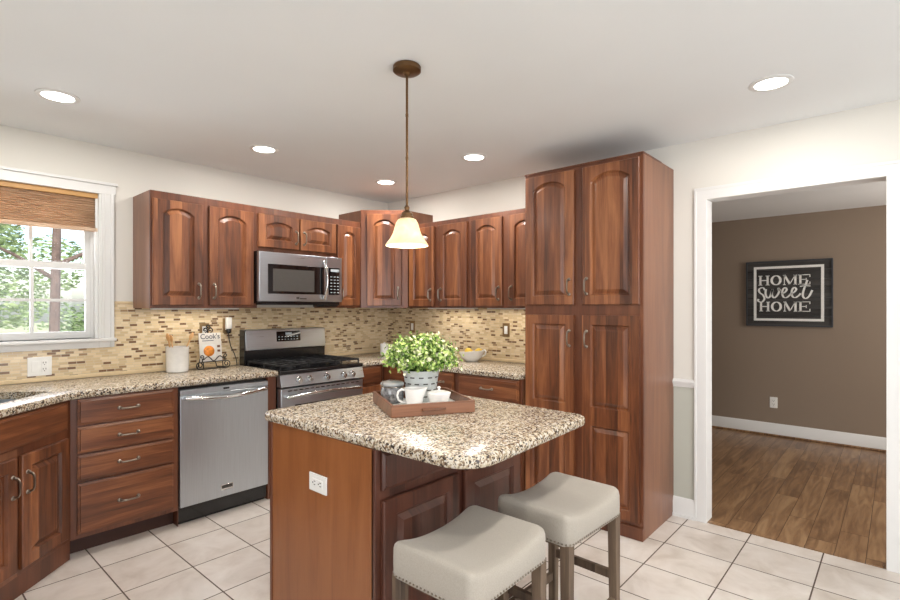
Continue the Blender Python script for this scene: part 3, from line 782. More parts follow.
# burners and grates
for bx, by, br in ((.17, .15, .05), (.17, .42, .04), (.38, .285, .055), (.59, .15, .045), (.59, .42, .04)):
    b = MB(); b.lathe([(br, .907), (br, .914), (br * .8, .918), (br * .75, .926), (br * .7, .928)], bx, by, 24); b.build('burner', 'iron', t)
for gx0, gx1 in ((.02, .255), (.262, .496), (.503, .738)):
    b = MB(); z0, z1 = .934, .946; w_ = .010
    for y in (.02, .15, .285, .42, .50): b.box(gx0, gx1, y, y + w_, z0, z1)
    for x in (gx0, gx1 - w_): b.box(x, x + w_, .02, .51, z0, z1)
    xm = (gx0 + gx1) / 2
    for x in (xm - .06, xm, xm + .06): b.box(x - w_ / 2, x + w_ / 2, .02, .51, z0 + .001, z1 + .004)
    for x in (gx0, gx1 - w_):
        for y in (.02, .25, .50): b.box(x, x + w_, y, y + w_, .907, z0)
    b.build('grate', 'iron', t, bevel=.002)

# ------------------------------------------------------------------ microwave
t = thing('microwave', 'stainless steel over the range microwave under the short cabinet', 'microwave', (1.872, 3.545, 0)); mw = .742
MB().box(.003, mw, .02, GA - 3.545 - .012, 1.398, 1.788).build('body', 'black', t, bevel=.003)
o = MB().box(.0, .535 + .05, -.012, .022, 1.412, 1.784).build('door', 'steel', t, bevel=.004)
MB().box(.07, .565, -.0145, -.010, 1.470, 1.695).build('door_window', 'black_glass', o, bevel=.002)
MB().box(.11, .47, -.0155, -.013, 1.49, 1.66).build('window_screen', 'slot', o)
b = MB(); b.tube([(.555, -.010, 1.44)] + [(.555 + .012 * math.sin(PI * i / 14), -.030 - .030 * math.sin(PI * i / 14), 1.44 + .30 * i / 14) for i in range(15)] + [(.555, -.010, 1.74)], .0105, 12)
b.build('handle', 'chrome', o)
o2 = MB().box(.588, mw + .002, -.012, .022, 1.412, 1.784).build('control_panel', 'steel', t, bevel=.004)
g = MB().box(.610, mw - .025, -.0145, -.010, 1.470, 1.695).build('keypad', 'black_glass', o2)
b = MB()
for i in range(3):
    for j in range(6): b.box(.625 + i * .033, .643 + i * .033, -.0152, -.014, 1.487 + j * .026, 1.494 + j * .026)
b.box(.628, .71, -.0152, -.014, 1.662, 1.684); b.build('key_marks', 'led', t)
b = MB(); b.box(.31, .335, -.0135, -.011, 1.432, 1.448); b.box(.34, .40, -.0135, -.011, 1.430, 1.440); b.build('badge', 'slot', t)
b = MB(); b.box(.02, mw - .02, -.004, .10, 1.386, 1.400); b.box(.60, .73, .03, .2, 1.372, 1.388); b.build('bottom_vent', 'black', t)

# ------------------------------------------------------------------ island
IX0, IX1, IY0, IY1 = 1.147, 2.035, 1.36, 2.06
t = thing('kitchen_island', 'freestanding cherry kitchen island cabinet under the large granite slab', 'kitchen island', (IX0, IY0, 0)); iw = IX1 - IX0; idp = IY1 - IY0
MB().box(.012, iw, .02, idp - .02, .0, BZ).build('body', 'cherry_side', t)
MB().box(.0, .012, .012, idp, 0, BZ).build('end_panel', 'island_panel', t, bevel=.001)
MB().box(-.004, .014, idp - .014, idp + .004, 0, BZ).build('corner_trim', 'cherry_frame', t, bevel=.002)
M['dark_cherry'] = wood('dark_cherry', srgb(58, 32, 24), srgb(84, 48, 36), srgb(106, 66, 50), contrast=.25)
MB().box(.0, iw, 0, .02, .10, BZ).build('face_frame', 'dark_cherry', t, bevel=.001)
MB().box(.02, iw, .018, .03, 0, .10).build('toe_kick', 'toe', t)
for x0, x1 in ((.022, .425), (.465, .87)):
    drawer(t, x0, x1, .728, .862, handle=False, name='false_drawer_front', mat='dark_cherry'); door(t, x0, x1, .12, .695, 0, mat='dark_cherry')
out = fillet([(1.160, .940), (2.004, .985), (2.055, 2.135), (1.124, 2.105)], [.13, .06, .06, .045], 10)
s_ = slab('island_countertop', out, [], BZ, ZT, e=.012); tag(s_, 'large speckled granite slab with rounded corners topping the island', 'countertop')

# ------------------------------------------------------------------ outlets
def outlet(name, label, loc, rz, kind='duplex', plate='white_plastic', w=.07, group=None):
    r_ = thing(name, label, 'outlet' if kind != 'switch' else 'light switch', loc, rz, group)
    MB().box(-w / 2, w / 2, -.006, 0, -.0575, .0575).build('cover_plate', plate, r_, bevel=.002)
    if kind == 'switch':
        MB().box(-.016, .016, -.0085, -.005, -.033, .033).build('rocker', 'white_plastic', r_, bevel=.001); return r_
    xs = [0] if w < .1 else [-.023, .023]
    for i, x in enumerate(xs):
        if kind == 'gang' and i == 0:
            MB().box(x - .016, x + .016, -.0085, -.005, -.033, .033).build('rocker', 'white_plastic', r_, bevel=.001); continue
        b = MB(); b.box(x - .016, x + .016, -.008, -.005, -.034, .034); f = b.build('receptacle', 'white_plastic', r_, bevel=.001)
        b = MB()
        for z in (-.019, .019):
            b.box(x - .008, x - .005, -.0086, -.0075, z - .002, z + .008); b.box(x + .005, x + .008, -.0086, -.0075, z - .002, z + .008)
            b.lathe([(.003, 0), (.003, .001)], seg=8, T=Matrix.Translation((x, -.0078, z - .009)) @ Matrix.Rotation(PI / 2, 4, 'X'))
        b.build('slots', 'slot', f)
    return r_
outlet('wall_outlet', 'white double gang switch and outlet plate below the window', (.665, YA - th, 1.007), 0, 'gang', w=.118)
o = outlet('wall_outlet', 'white outlet on the orange brown end panel of the island', (IX0 - .0005, 1.698, .682), -PI / 2, 'duplex')
o.rotation_euler = (0, PI / 2, -PI / 2)
outlet('light_switch', 'brass framed switch on the backsplash near the pantry', (XB - th, 2.458, 1.178), -PI / 2, 'switch', 'brass')
outlet('light_switch', 'brass framed switch on the backsplash above the green plant', (XB - th, 3.575, 1.178), -PI / 2, 'switch', 'brass')
outlet('wall_outlet', 'white outlet on the taupe wall of the next room', (FX, 1.0, .355), -PI / 2, 'duplex')
outlet('wall_outlet', 'brass framed outlet behind the cookbook stand', (1.648, YA - th, 1.19), 0, 'duplex', 'brass')
outlet('wall_outlet', 'brass framed outlet holding the black plug beside the range', (1.822, YA - th, 1.225), 0, 'duplex', 'brass')
# plug and cord
b = MB(); b.box(-.02, .02, -.045, 0, -.03, .03)
t = thing('night_light_plug', 'small pale plug-in device with a black cord beside the range', 'plug', (1.822, YA - .0191, 1.245))
MB().box(-.022, .022, -.035, 0, -.045, .045).build('housing', 'white_plastic', t, bevel=.008, seg=3)
b = MB(); b.lathe([(.016, -.08), (.019, -.06), (.017, -.045)], 0, -.018, 12)
b.tube([(0, -.018, -.08), (.003, -.018, -.12), (.015, -.02, -.18), (.04, -.03, -.24), (.052, -.04, -.29), (.052, -.048, -.331)], .0035, 8)
b.build('cord', 'black', t)

# ------------------------------------------------------------------ things on the left counter
t = thing('utensil_crock', 'white ceramic crock filled with wooden utensils on the left counter', 'utensil crock', (1.415, 3.825, ZT))
b = MB(); b.lathe([(.064, 0), (.070, .004), (.072, .02), (.074, .172), (.076, .178), (.071, .178), (.068, .02), (.001, .012)], seg=40, cap1=False); b.build('crock', 'porcelain', t)
def spoon(x, y, tx, ty, h, wide, label, seat=.02):
    b = MB(); v0 = Vector((x, y, seat)); v1 = Vector((tx, ty, h)); dr = (v1 - v0).normalized()
    b.tube([v0, v0 + (v1 - v0) * .7, v1], [.005, .005, .006], 8)
    T = Matrix.Translation(v1) @ dr.to_track_quat('Z', 'Y').to_matrix().to_4x4()
    b.ball((0, 0, wide * .9), wide, 2, (.85, .5, 1.25), T)
    o = b.build('wooden_spoon', 'spoon_wood', None, (1.415, 3.825, ZT)); tag(o, label, 'utensil', 'wooden utensils in the crock'); return o
spoon(-.02, 0, -.058, .0, .225, .024, 'wooden spoon leaning left, nearest the crock rim at left')
spoon(-.005, .025, -.030, .022, .215, .022, 'wooden spoon standing second from left in the crock')
spoon(-.01, -.02, .078, -.02, .228, .024, 'wooden spatula leaning right out of the crock')
# book stand with magazine
t = thing('book_stand', 'scrolled black iron book stand on the left counter', 'book stand', (1.655, 3.83, ZT), R(2)); t.scale = (1.2, 1.1, 1.2)
b = MB()
def spiral(cx, cz, r0, turns, a0, y=0.0, dirn=1, n=26):
    return [(cx + r0 * (1 - .8 * i / n) * math.cos(a0 + dirn * 2 * PI * turns * i / n), y, cz + r0 * (1 - .8 * i / n) * math.sin(a0 + dirn * 2 * PI * turns * i / n)) for i in range(n + 1)]
for sg in (-1, 1):
    b.tube(spiral(sg * .083, .028, .024, 1.4, -PI / 2, -.03, sg), .003, 6)
    b.tube([(sg * .083, -.03, .004), (sg * .083, .0, .006), (sg * .06, .06, .006)], .003, 6)
b.tube([(-.083, -.03, .0045), (.083, -.03, .0045)], .003, 6)
b.tube([(-.06, .06, .006), (.0, .06, .22), (.06, .06, .006)], .003, 6)
b.tube([(.0, .055, .20), (0, .055, .236)], .0035, 6)
for k in (-1, 0, 1): b.tube(spiral(k * .017, .238 + (.02 if k == 0 else 0), .016, 1.2, -PI / 2, .055), .0035, 6)
b.tube([(-.075, -.022, .046), (.075, -.022, .046)], .003, 6)
b.tube([(x_ / 100, -.034, .062 - .012 * math.cos(x_ / 7 * 2 * PI) + .01 * abs(x_ / 7)) for x_ in range(-7, 8)], .003, 6)
for sg in (-1, 1):
    b.tube(spiral(sg * .073, .078, .014, 1.2, -PI / 2, -.034, -sg), .003, 6)
    b.tube([(sg * .07, -.022, .046), (sg * .07, -.034, .046), (sg * .07, -.034, .064)], .003, 6)
    b.tube([(sg * .06, -.03, .0045), (sg * .06, -.022, .046)], .003, 6)
b.build('iron_scrollwork', 'iron', t)
t = thing('magazine', 'white cooking magazine with an orange dish on the cover standing on the iron stand', 'magazine', (1.648, 3.815, ZT + .0515), R(2)); t.scale = (1.2, 1.1, 1.16); t.rotation_euler = (R(-8), 0, R(2))
MB().box(-.068, .068, -.004, .004, 0, .186).build('pages', 'paper', t, bevel=.001)
def text_mesh(txt, size, parent, mat, loc, rot=(PI / 2, 0, 0), name='lettering', ext=.0004, sx=1.0):
    cu = bpy.data.curves.new('t', 'FONT'); cu.body = txt; cu.size = size; cu.extrude = ext; cu.align_x = 'CENTER'; cu.offset = size * .004
    ob = bpy.data.objects.new('t', cu); COL.objects.link(ob); dg = bpy.context.evaluated_depsgraph_get()
    me = bpy.data.meshes.new_from_object(ob.evaluated_get(dg)); bpy.data.objects.remove(ob); me.name = name
    me.materials.clear(); me.materials.append(M[mat]); o = bpy.data.objects.new(name, me); COL.objects.link(o)
    o.parent = parent; o.location = loc; o.rotation_euler = rot; o.scale = (sx, 1, 1); return o
text_mesh("Cook's", .046, t, 'ink', (0, -.0046, .148), sx=.92)
b = MB(); b.box(-.05, .02, -.0050, -.004, .134, .138); b.build('subtitle', 'ink', t)
b = MB(); b.box(-.052, .030, -.0046, -.004, .030, .112); b.build('cover_picture', 'sign_white', t)
b = MB(); b.lathe([(.034, 0), (.030, .002), (.0, .003)], seg=18, cap1=False, T=Matrix.Translation((-.012, -.0046, .070)) @ Matrix.Rotation(PI / 2, 4, 'X')); b.build('cover_dish', 'orange', t)
b = MB(); b.box(.040, .058, -.0048, -.004, .090, .105); b.box(.040, .058, -.0048, -.004, .062, .076); b.build('cover_inset', 'print_dark', t)

# ------------------------------------------------------------------ corner counter: bowl of lemons, small canister
t = thing('fruit_bowl', 'white asymmetric ceramic bowl on the right counter', 'bowl', (3.33, 2.70, ZT), R(-90))
b = MB(); seg = 40
def bowl_ring(r_, z, k): return [(r_ * math.cos(a) * 1.12, r_ * math.sin(a), z + k * (.012 * math.cos(a))) for a in [2 * PI * i / seg for i in range(seg)]]
b.loops([bowl_ring(.045, 0, 0), bowl_ring(.05, .003, 0), bowl_ring(.083, .035, .2), bowl_ring(.104, .085, 1), bowl_ring(.100, .086, 1), bowl_ring(.078, .037, .2), bowl_ring(.045, .012, 0)], smooth=True)
b.build('bowl', 'porcelain', t)
b = MB(); b.tube([(.098, .02, .045), (.135, .012, .065), (.150, 0, .092), (.140, 0, .105), (.112, 0, .096)], [.006, .006, .007, .006, .005], 8); b.build('handle', 'porcelain', t)
lem = None
for i, (dx, dy, dz) in enumerate(((.022, .056, .080), (-.030, .002, .078), (.030, -.052, .082))):
    if lem is None:
        b = MB(); b.ball((0, 0, 0), .030, 3, (1.2, 1, 1)); b.ball((.034, 0, 0), .007, 1); lem = b.build('lemon', 'lemon'); o = lem
    else: o = lem.copy(); COL.objects.link(o)
    o.location = (3.33 + dx, 2.70 + dy, ZT + dz); o.rotation_euler = (0, 0, (.2, 0.1, -.2)[i])
    tag(o, 'yellow lemon in the white bowl on the right counter', 'lemon', 'lemons in the white bowl')
t = thing('canister', 'small white canister on the corner counter mostly hidden by the plant', 'canister', (3.235, 3.70, ZT))
b = MB(); b.lathe([(.038, 0), (.04, .004), (.04, .09), (.037, .094)], seg=28); b.build('jar', 'porcelain', t)
b = MB(); b.lathe([(.041, .094), (.041, .104), (.03, .11), (.008, .112), (.009, .12), (.004, .124)], seg=28); b.build('lid', 'porcelain', t)

# ------------------------------------------------------------------ tray and its things
TA = math.atan2(-.48, .877); TW, TD = .372, .385
tr = thing('serving_tray', 'reddish wooden serving tray on the island', 'tray', (1.404, 1.563, ZT + .0005), TA)
MB().box(.006, TW - .006, .006, TD - .006, .003, .011).build('tray_base', 'sign_white', tr)
b = MB()
for q in ((0, TW, 0, .012), (0, TW, TD - .012, TD)): b.box(*q, 0, .052)
for q in ((0, .012, .012, TD - .012), (TW - .012, TW, .012, TD - .012)): b.box(*q, 0, .052)
b.build('tray_frame', 'tray_wood', tr, bevel=.002)
b = MB(); b.box(.13, .235, -.014, 0, .020, .030); b.build('handle', 'tray_wood', tr, bevel=.003)
b = MB(); b.box(.13, .235, TD, TD + .014, .020, .030); b.build('handle', 'tray_wood', tr, bevel=.003)
zt_ = ZT + .0118
# jar
t = thing('clamp_jar', 'round glass clamp lid jar filled with grey pebbles on the tray', 'jar', (1.606, 1.782, zt_))
b = MB(); b.lathe([(.044, 0), (.050, .005), (.053, .02), (.053, .060), (.048, .072), (.046, .080)], seg=32); b.build('jar_body', 'jar_glass', t)
b = MB(); b.lathe([(.052, .080), (.055, .083), (.055, .090), (.050, .096), (.030, .101), (0.001, .102)], seg=32); b.build('lid', 'jar_clear', t)
b = MB()
b.tube([(.052 * math.cos(a), .052 * math.sin(a), .075) for a in [2 * PI * i / 24 for i in range(25)]], .002, 6)
b.tube([(-.052, .0, .075), (-.062, 0, .085), (-.060, 0, .098), (-.05, 0, .093)], .002, 6); b.tube([(.052, 0, .075), (.060, 0, .055), (.056, 0, .04)], .002, 6)
b.build('wire_clamp', 'pewter', t)
# creamer mug
t = thing('creamer_pitcher', 'white porcelain creamer with loop handle on the tray', 'pitcher', (1.605, 1.632, zt_), math.atan2(-.749, .662))
b = MB(); sg_ = 36
def cr(r_, z, k): return [(r_ * math.cos(a) + k * max(0, math.cos(a)) ** 6 * .014, r_ * math.sin(a), z + k * max(0, math.cos(a)) ** 6 * .006) for a in [2 * PI * i / sg_ for i in range(sg_)]]
b.loops([cr(.034, 0, 0), cr(.037, .003, 0), cr(.041, .04, 0), cr(.046, .082, 1), cr(.043, .082, 1), cr(.038, .04, 0), cr(.033, .008, 0)], smooth=True); b.build('cup', 'porcelain', t)
b = MB(); b.tube([(-.040, 0, .072), (-.058, 0, .076), (-.073, 0, .066), (-.078, 0, .048), (-.072, 0, .028), (-.056, 0, .018), (-.037, 0, .020)], .0055, 10); b.build('handle', 'porcelain', t)
# sugar bowl
t = thing('sugar_bowl', 'white porcelain sugar bowl with knobbed lid on the tray', 'sugar bowl', (1.672, 1.545, zt_))
b = MB(); b.lathe([(.030, 0), (.034, .003), (.044, .025), (.051, .052), (.053, .062), (.050, .062)], seg=36); b.build('bowl', 'porcelain', t)
b = MB(); b.lathe([(.050, .062), (.046, .067), (.02, .073), (.006, .075), (.005, .080), (.009, .085), (.006, .091), (.001, .092)], seg=32); b.build('lid', 'porcelain', t)
# plant
t = thing('potted_plant', 'bushy green plant with cream blossoms in a galvanised pot on the tray', 'potted plant', (1.738, 1.722, zt_))
b = MB(); b.lathe([(.064, 0), (.066, .002), (.086, .138), (.090, .140), (.090, .146), (.084, .146), (.082, .13), (.001, .125)], seg=40, cap1=False)
pot = b.build('pot', 'galv', t)
b = MB()
for row in range(4):
    for i in range(12):
        a = 2 * PI * (i + .5 * (row % 2)) / 12; z = .025 + row * .03; r_ = .0655 + (z / .138) * .0205
        T = Matrix.Rotation(a, 4, 'Z') @ Matrix.Translation((r_, 0, z)) @ Matrix.Rotation(R(8), 4, 'Y')
        b.box(-.001, .0015, -.011, .011, -.0028, .0028, T)
b.build('pot_slots', 'slot', pot)
b = MB()
rnd = random.Random(3); tips = []
for i in range(210):
    a = rnd.uniform(0, 2 * PI); u_ = rnd.uniform(0, 1); el = math.asin(min(1, u_ ** .8)) ; r_ = rnd.uniform(.75, 1.0)
    p1 = Vector((math.cos(a) * math.cos(el) * .198 * r_, math.sin(a) * math.cos(el) * .198 * r_, .160 + math.sin(el) * .165 * r_))
    p0 = Vector((math.cos(a) * .03, math.sin(a) * .03, .12)); pm = (p0 + p1) / 2 + Vector((0, 0, .03))
    b.tube([p0, pm, p1], .0012, 4); tips.append((p0, pm, p1))
b.build('stems', 'stem', t)
b = MB()
def leaf(c, nrm, L_, W_):
    q = nrm.to_track_quat('Z', 'Y').to_matrix().to_4x4(); T = Matrix.Translation(c) @ q @ Matrix.Rotation(rnd.uniform(0, 2 * PI), 4, 'Z')
    vs = [b._v(p_, T) for p_ in ((0, -L_ / 2, 0), (W_ / 2, -L_ * .05, .0025), (0, L_ / 2, -.001), (-W_ / 2, -L_ * .05, .0025))]; b._f(vs, False)
for p0, pm, p1 in tips:
    for k in range(21):
        f = rnd.uniform(.45, 1.06); p_ = p0 * (1 - f) ** 2 + pm * 2 * f * (1 - f) + p1 * f * f + Vector([rnd.gauss(0, .012) for _ in range(3)])
        nrm = (Vector([rnd.gauss(0, .6) for _ in range(3)]) + (p_ - Vector((0, 0, .13))).normalized()).normalized()
        v_ = rnd.random() + (f - .8) * .5
        b.mi = 0 if v_ < .48 else (1 if v_ < .86 else 2)
        leaf(p_, nrm, rnd.uniform(.016, .026), rnd.uniform(.010, .016))
b.build('foliage', ['leaf1', 'leaf2', 'leaf3'], t)

# ------------------------------------------------------------------ stools
def make_stool():
    r_ = thing('bar_stool', '', 'stool'); w, d, zs, zt = .412, .330, .528, .608
    # upholstered saddle seat
    b = MB(); NX, NY = 24, 16
    def sx(u): return (abs(u)) ** 2
    def outline(ins, z):
        pl = fillet([(-w / 2 + ins, -d / 2 + ins), (w / 2 - ins, -d / 2 + ins), (w / 2 - ins, d / 2 - ins), (-w / 2 + ins, d / 2 - ins)], max(.03 - ins * .3, .012), 4)
        out_ = []
        n_ = len(pl)
        for i in range(n_):
            a_, c_ = Vector(pl[i]), Vector(pl[(i + 1) % n_]); k_ = max(1, int((c_ - a_).length / .02))
            for j in range(k_): q_ = a_ + (c_ - a_) * j / k_; out_.append((q_.x, q_.y))
        return out_
    base = outline(0, 0)
    def zfun(x): u = x / (w / 2); return .036 * min(1, abs(u)) ** 2.2
    def ring(scx, z, sad):
        ysc = 1 - (1 - scx) * w / d if scx > .85 else scx * (1 - .1 * w / d) / .9
        return [(x * scx, y * ysc, z + sad * zfun(x * scx)) for x, y in base]
    rings = [ring(.985, zs, 0), ring(1.0, zs + .006, 0), ring(1.003, zs + .032, .3), ring(1.0, zt - .026, 1), ring(.988, zt - .013, 1), ring(.96, zt - .004, 1), ring(.91, zt + .001, 1)]
    for k in (.75, .6, .45, .3, .15, .03): rings.append(ring(k, zt + .004, 1))
    b.loops(rings, smooth=True)
    b.build('seat_cushion', 'linen', r_, angle=60)
    b = MB()
    for i in range(len(base)):
        pass
    per = []
    n_ = len(base); pts = [Vector(p_) for p_ in base]
    tot = sum((pts[(i + 1) % n_] - pts[i]).length for i in range(n_)); N_ = 96; step = tot / N_; acc = 0; nxt = 0
    for i in range(n_):
        sg = pts[(i + 1) % n_] - pts[i]
        while nxt < acc + sg.length and len(per) < N_: per.append(pts[i] + sg * ((nxt - acc) / sg.length)); nxt += step
        acc += sg.length
    for p_ in per: b.ball((p_.x * 1.004, p_.y * 1.004, zs + .009), .0042, 1)
    b.build('nail_heads', 'pewter', r_)
    lx, ly, ls = w / 2 - .024, d / 2 - .024, .038
    for sxn in (-1, 1):
        for syn in (-1, 1):
            b = MB(); k = ls / 2; top = [(sxn * lx + a_ * k, syn * ly + c_ * k, zs + .004) for a_, c_ in ((-1, -1), (1, -1), (1, 1), (-1, 1))]
            k2 = .015; bot = [(sxn * (lx + .003) + a_ * k2, syn * (ly + .003) + c_ * k2, 0) for a_, c_ in ((-1, -1), (1, -1), (1, 1), (-1, 1))]
            b.loops([bot, top]); b.build('leg', 'stool_wood', r_, bevel=.002)
    for syn in (-1, 1):
        MB().box(-lx - .005, lx + .005, syn * (ly + .003) - .009, syn * (ly + .003) + .009, .165, .200).build('stretcher', 'stool_wood', r_, bevel=.002)
    for sxn in (-1, 1):
        MB().box(sxn * (lx + .004) - .009, sxn * (lx + .004) + .009, -ly, ly, .265, .300).build('stretcher', 'stool_wood', r_, bevel=.002)
    b = MB()
    for syn in (-1, 1): b.box(-lx, lx, syn * ly - .009, syn * ly + .009, zs - .012, zs + .001)
    for sxn in (-1, 1): b.box(sxn * lx - .009, sxn * lx + .009, -ly, ly, zs - .012, zs + .001)
    b.build('apron', 'stool_wood', r_, bevel=.001)
    return r_
s1 = make_stool(); s1.location = (1.276, 1.035, 0); s1.rotation_euler = (0, 0, R(1)); s1['label'] = 'beige saddle seat bar stool nearest the viewer, at the island corner'; s1['group'] = 'bar stools at the island'
s2 = copy_tree(s1); s2.location = (1.806, 1.014, 0); s2.rotation_euler = (0, 0, R(-2)); s2['label'] = 'beige saddle seat bar stool farther back, nearer the pantry'

# ------------------------------------------------------------------ pendant
px, py = 1.563, 1.637
t = thing('pendant_light', 'bronze pendant lamp with a frosted bell glass shade over the island', 'pendant lamp', (px, py, 0))
b = MB(); b.lathe([(.058, ZC - .001), (.062, ZC - .006), (.062, ZC - .024), (.054, ZC - .030), (.020, ZC - .034), (.010, ZC - .044)], seg=36); b.build('canopy', 'bronze', t)
b = MB(); b.lathe([(.0055, 1.81), (.0055, ZC - .04)], seg=12)
for z in (2.03, 2.22): b.lathe([(.007, z - .006), (.007, z + .006)], seg=12)
b.build('rod', 'bronze', t)
b = MB(); b.lathe([(.029, 1.758), (.031, 1.764), (.031, 1.772), (.026, 1.776), (.026, 1.784), (.018, 1.792), (.010, 1.800), (.012, 1.812), (.006, 1.822)], seg=24); b.build('socket', 'bronze', t)
b = MB(); pr = [(.028, 1.763), (.040, 1.757), (.049, 1.742), (.055, 1.720), (.062, 1.697), (.073, 1.675), (.088, 1.656), (.095, 1.645), (.095, 1.641)]
b.lathe(pr + [(r_ - .004, z) for r_, z in pr[::-1]], seg=48, cap0=False, cap1=False); b.build('glass_shade', 'shade_glass', t)
b = MB(); b.ball((0, 0, 1.712), .022, 2, (1, 1, 1.2)); b.build('bulb', 'lens', t)
light('pendant_bulb', 'POINT', (px, py, 1.668), 7.0, (1, .84, .64), size=.03)

# ------------------------------------------------------------------ recessed cans
labels = {(.613, 3.196): 'recessed ceiling light nearest the window', (1.743, 3.222): 'recessed ceiling light above the dishwasher and range',
          (2.895, 3.291): 'recessed ceiling light above the corner cabinet', (2.828, 2.272): 'recessed ceiling light to the left of the pantry',
          (2.834, .459): 'recessed ceiling light in front of the doorway', (.6, .46): 'recessed ceiling light behind the viewer at left', (1.72, .46): 'recessed ceiling light overhead near the stools'}
first = None
for (x, y), lb in labels.items():
    if first is None:
        first = thing('recessed_light', lb, 'ceiling light', (x, y, ZC), 0, 'recessed ceiling lights'); r_ = first
        b = MB(); b.lathe([(.093, 0), (.093, -.003), (.088, -.006), (.070, -.006), (.068, -.0015)], seg=40, cap0=False, cap1=False); b.build('trim_ring', 'trim', first)
        b = MB(); b.lathe([(.0695, -.001), (.0695, -.0035)], seg=40); b.build('lens', 'lens', first)
    else:
        r_ = copy_tree(first); r_.location = (x, y, ZC); r_['label'] = lb
    light('recessed_lamp', 'AREA', (x, y, ZC - .008), CAN_W, (1, .955, .90), (0, 0, 0), .13, shape='DISK')
light('hall_lamp', 'POINT', (5.3, -.7, 1.9), 10, (1, .84, .7), size=.12)

# ------------------------------------------------------------------ sign in the next room
t = thing('wall_sign', 'dark shiplap HOME sweet HOME sign on the taupe wall', 'sign', (FX - .002, .872, 1.512), -PI / 2)
SW, SH = .735, .665
MB().box(-SW / 2, SW / 2, -.022, 0, -SH / 2, SH / 2).build('board', 'sign_board', t)
b = MB(); e_ = .012
for q in ((-SW / 2 - e_, -SW / 2, -SH / 2 - e_, SH / 2 + e_), (SW / 2, SW / 2 + e_, -SH / 2 - e_, SH / 2 + e_)): b.box(q[0], q[1], -.032, 0, q[2], q[3])
for z in (-SH / 2 - e_, SH / 2): b.box(-SW / 2, SW / 2, -.032, 0, z, z + e_)
b.build('edge_frame', 'sign_edge', t)
b = MB()
for i in range(1, 7): z = -SH / 2 + SH * i / 7; b.box(-SW / 2, SW / 2, -.0228, -.0215, z - .0025, z + .0025)
b.build('plank_grooves', 'black', t)
b = MB(); bw, bh, bt = .308, .288, .025
for s__ in (-1, 1):
    b.box(s__ * bw - (bt if s__ > 0 else 0), s__ * bw + (bt if s__ < 0 else 0), -.0245, -.022, -bh, bh)
    b.box(-bw + bt, bw - bt, -.0245, -.022, s__ * bh - (bt if s__ > 0 else 0), s__ * bh + (bt if s__ < 0 else 0))
b.build('painted_border', 'sign_white', t)
def ribbon(b, pts, wd, y=-.0245, dy=.0025):
    P = [Vector(p_) for p_ in pts]; n_ = len(P); Lf, Rt = [], []
    for i in range(n_):
        tg = (P[min(i + 1, n_ - 1)] - P[max(i - 1, 0)]).normalized(); nn = Vector((-tg.y, tg.x)); w_ = (wd[i] if isinstance(wd, list) else wd) / 2
        Lf.append(P[i] + nn * w_); Rt.append(P[i] - nn * w_)
    for i in range(n_ - 1):
        q = [Lf[i], Lf[i + 1], Rt[i + 1], Rt[i]]
        f0 = [b._v((v.x, y, v.y)) for v in q]; b._f(f0)
        f1 = [b._v((v.x, y + dy, v.y)) for v in q]; b._f(f1[::-1])
        for j in range(4): b._f([f0[j], f0[(j + 1) % 4], f1[(j + 1) % 4], f1[j]])
def word_home(z0, h, x0, x1):
    b = MB(); W_ = (x1 - x0); tk, tn, se = .020, .008, .008
    bx = lambda a, c_, d0, d1: b.box(a, c_, -.0245, -.022, d0, d1)
    cell = [x0, x0 + W_ * .235, x0 + W_ * .485, x0 + W_ * .775]; wd = [W_ * .215, W_ * .225, W_ * .27, W_ * .225]
    def serif(x, top=True, bot=True, r_=.016):
        if bot: bx(x - r_, x + r_, z0, z0 + se)
        if top: bx(x - r_, x + r_, z0 + h - se, z0 + h)
    x, w_ = cell[0], wd[0]
    for q in (x + .016, x + w_ - .016): bx(q - tk / 2, q + tk / 2, z0, z0 + h); serif(q, r_=.018)
    bx(x + .02, x + w_ - .02, z0 + h * .46, z0 + h * .56)
    x, w_ = cell[1], wd[1]; cx, cz = x + w_ / 2, z0 + h / 2; pts, ws = [], []
    for i in range(29): a = 2 * PI * i / 28; pts.append((cx + (w_ / 2 - .012) * math.cos(a), cz + (h / 2 - .005) * math.sin(a))); ws.append(tn + (tk - tn + .003) * abs(math.cos(a)))
    ribbon(b, pts, ws)
    x, w_ = cell[2], wd[2]; l_, r_ = x + .012, x + w_ - .016
    bx(l_ - tn / 2, l_ + tn / 2, z0, z0 + h); bx(r_ - tk / 2, r_ + tk / 2, z0, z0 + h); serif(l_, r_=.012); serif(r_)
    ribbon(b, [(l_, z0 + h), ((l_ + r_) / 2, z0 + h * .08)], tk); ribbon(b, [((l_ + r_) / 2, z0 + h * .08), (r_, z0 + h)], tn)
    x, w_ = cell[3], wd[3]; q = x + .018
    bx(q - tk / 2, q + tk / 2, z0, z0 + h); serif(q, r_=.018)
    bx(q, x + w_, z0 + h - tn, z0 + h); bx(q, x + w_, z0, z0 + tn); bx(q, x + w_ * .7, z0 + h * .47, z0 + h * .47 + tn)
    bx(x + w_ - tn, x + w_, z0 + h * .74, z0 + h); bx(x + w_ - tn, x + w_, z0, z0 + h * .28); bx(x + w_ * .7 - tn, x + w_ * .7, z0 + h * .36, z0 + h * .64)
    b.build('lettering', 'sign_white', t)
word_home(.088, .105, -.262, .195); word_home(-.190, .105, -.256, .195)
def cr_spline(P, n=7):
    out_ = []
    P = [Vector(p_) for p_ in P]; Q = [P[0]] + P + [P[-1]]
    for i in range(1, len(Q) - 2):
        for k in range(n):
            u = k / n; a, b_, c_, d = Q[i - 1], Q[i], Q[i + 1], Q[i + 2]
            out_.append(.5 * ((2 * b_) + (c_ - a) * u + (2 * a - 5 * b_ + 4 * c_ - d) * u * u + (3 * b_ - a - 3 * c_ + d) * u ** 3))
    out_.append(P[-1]); return out_
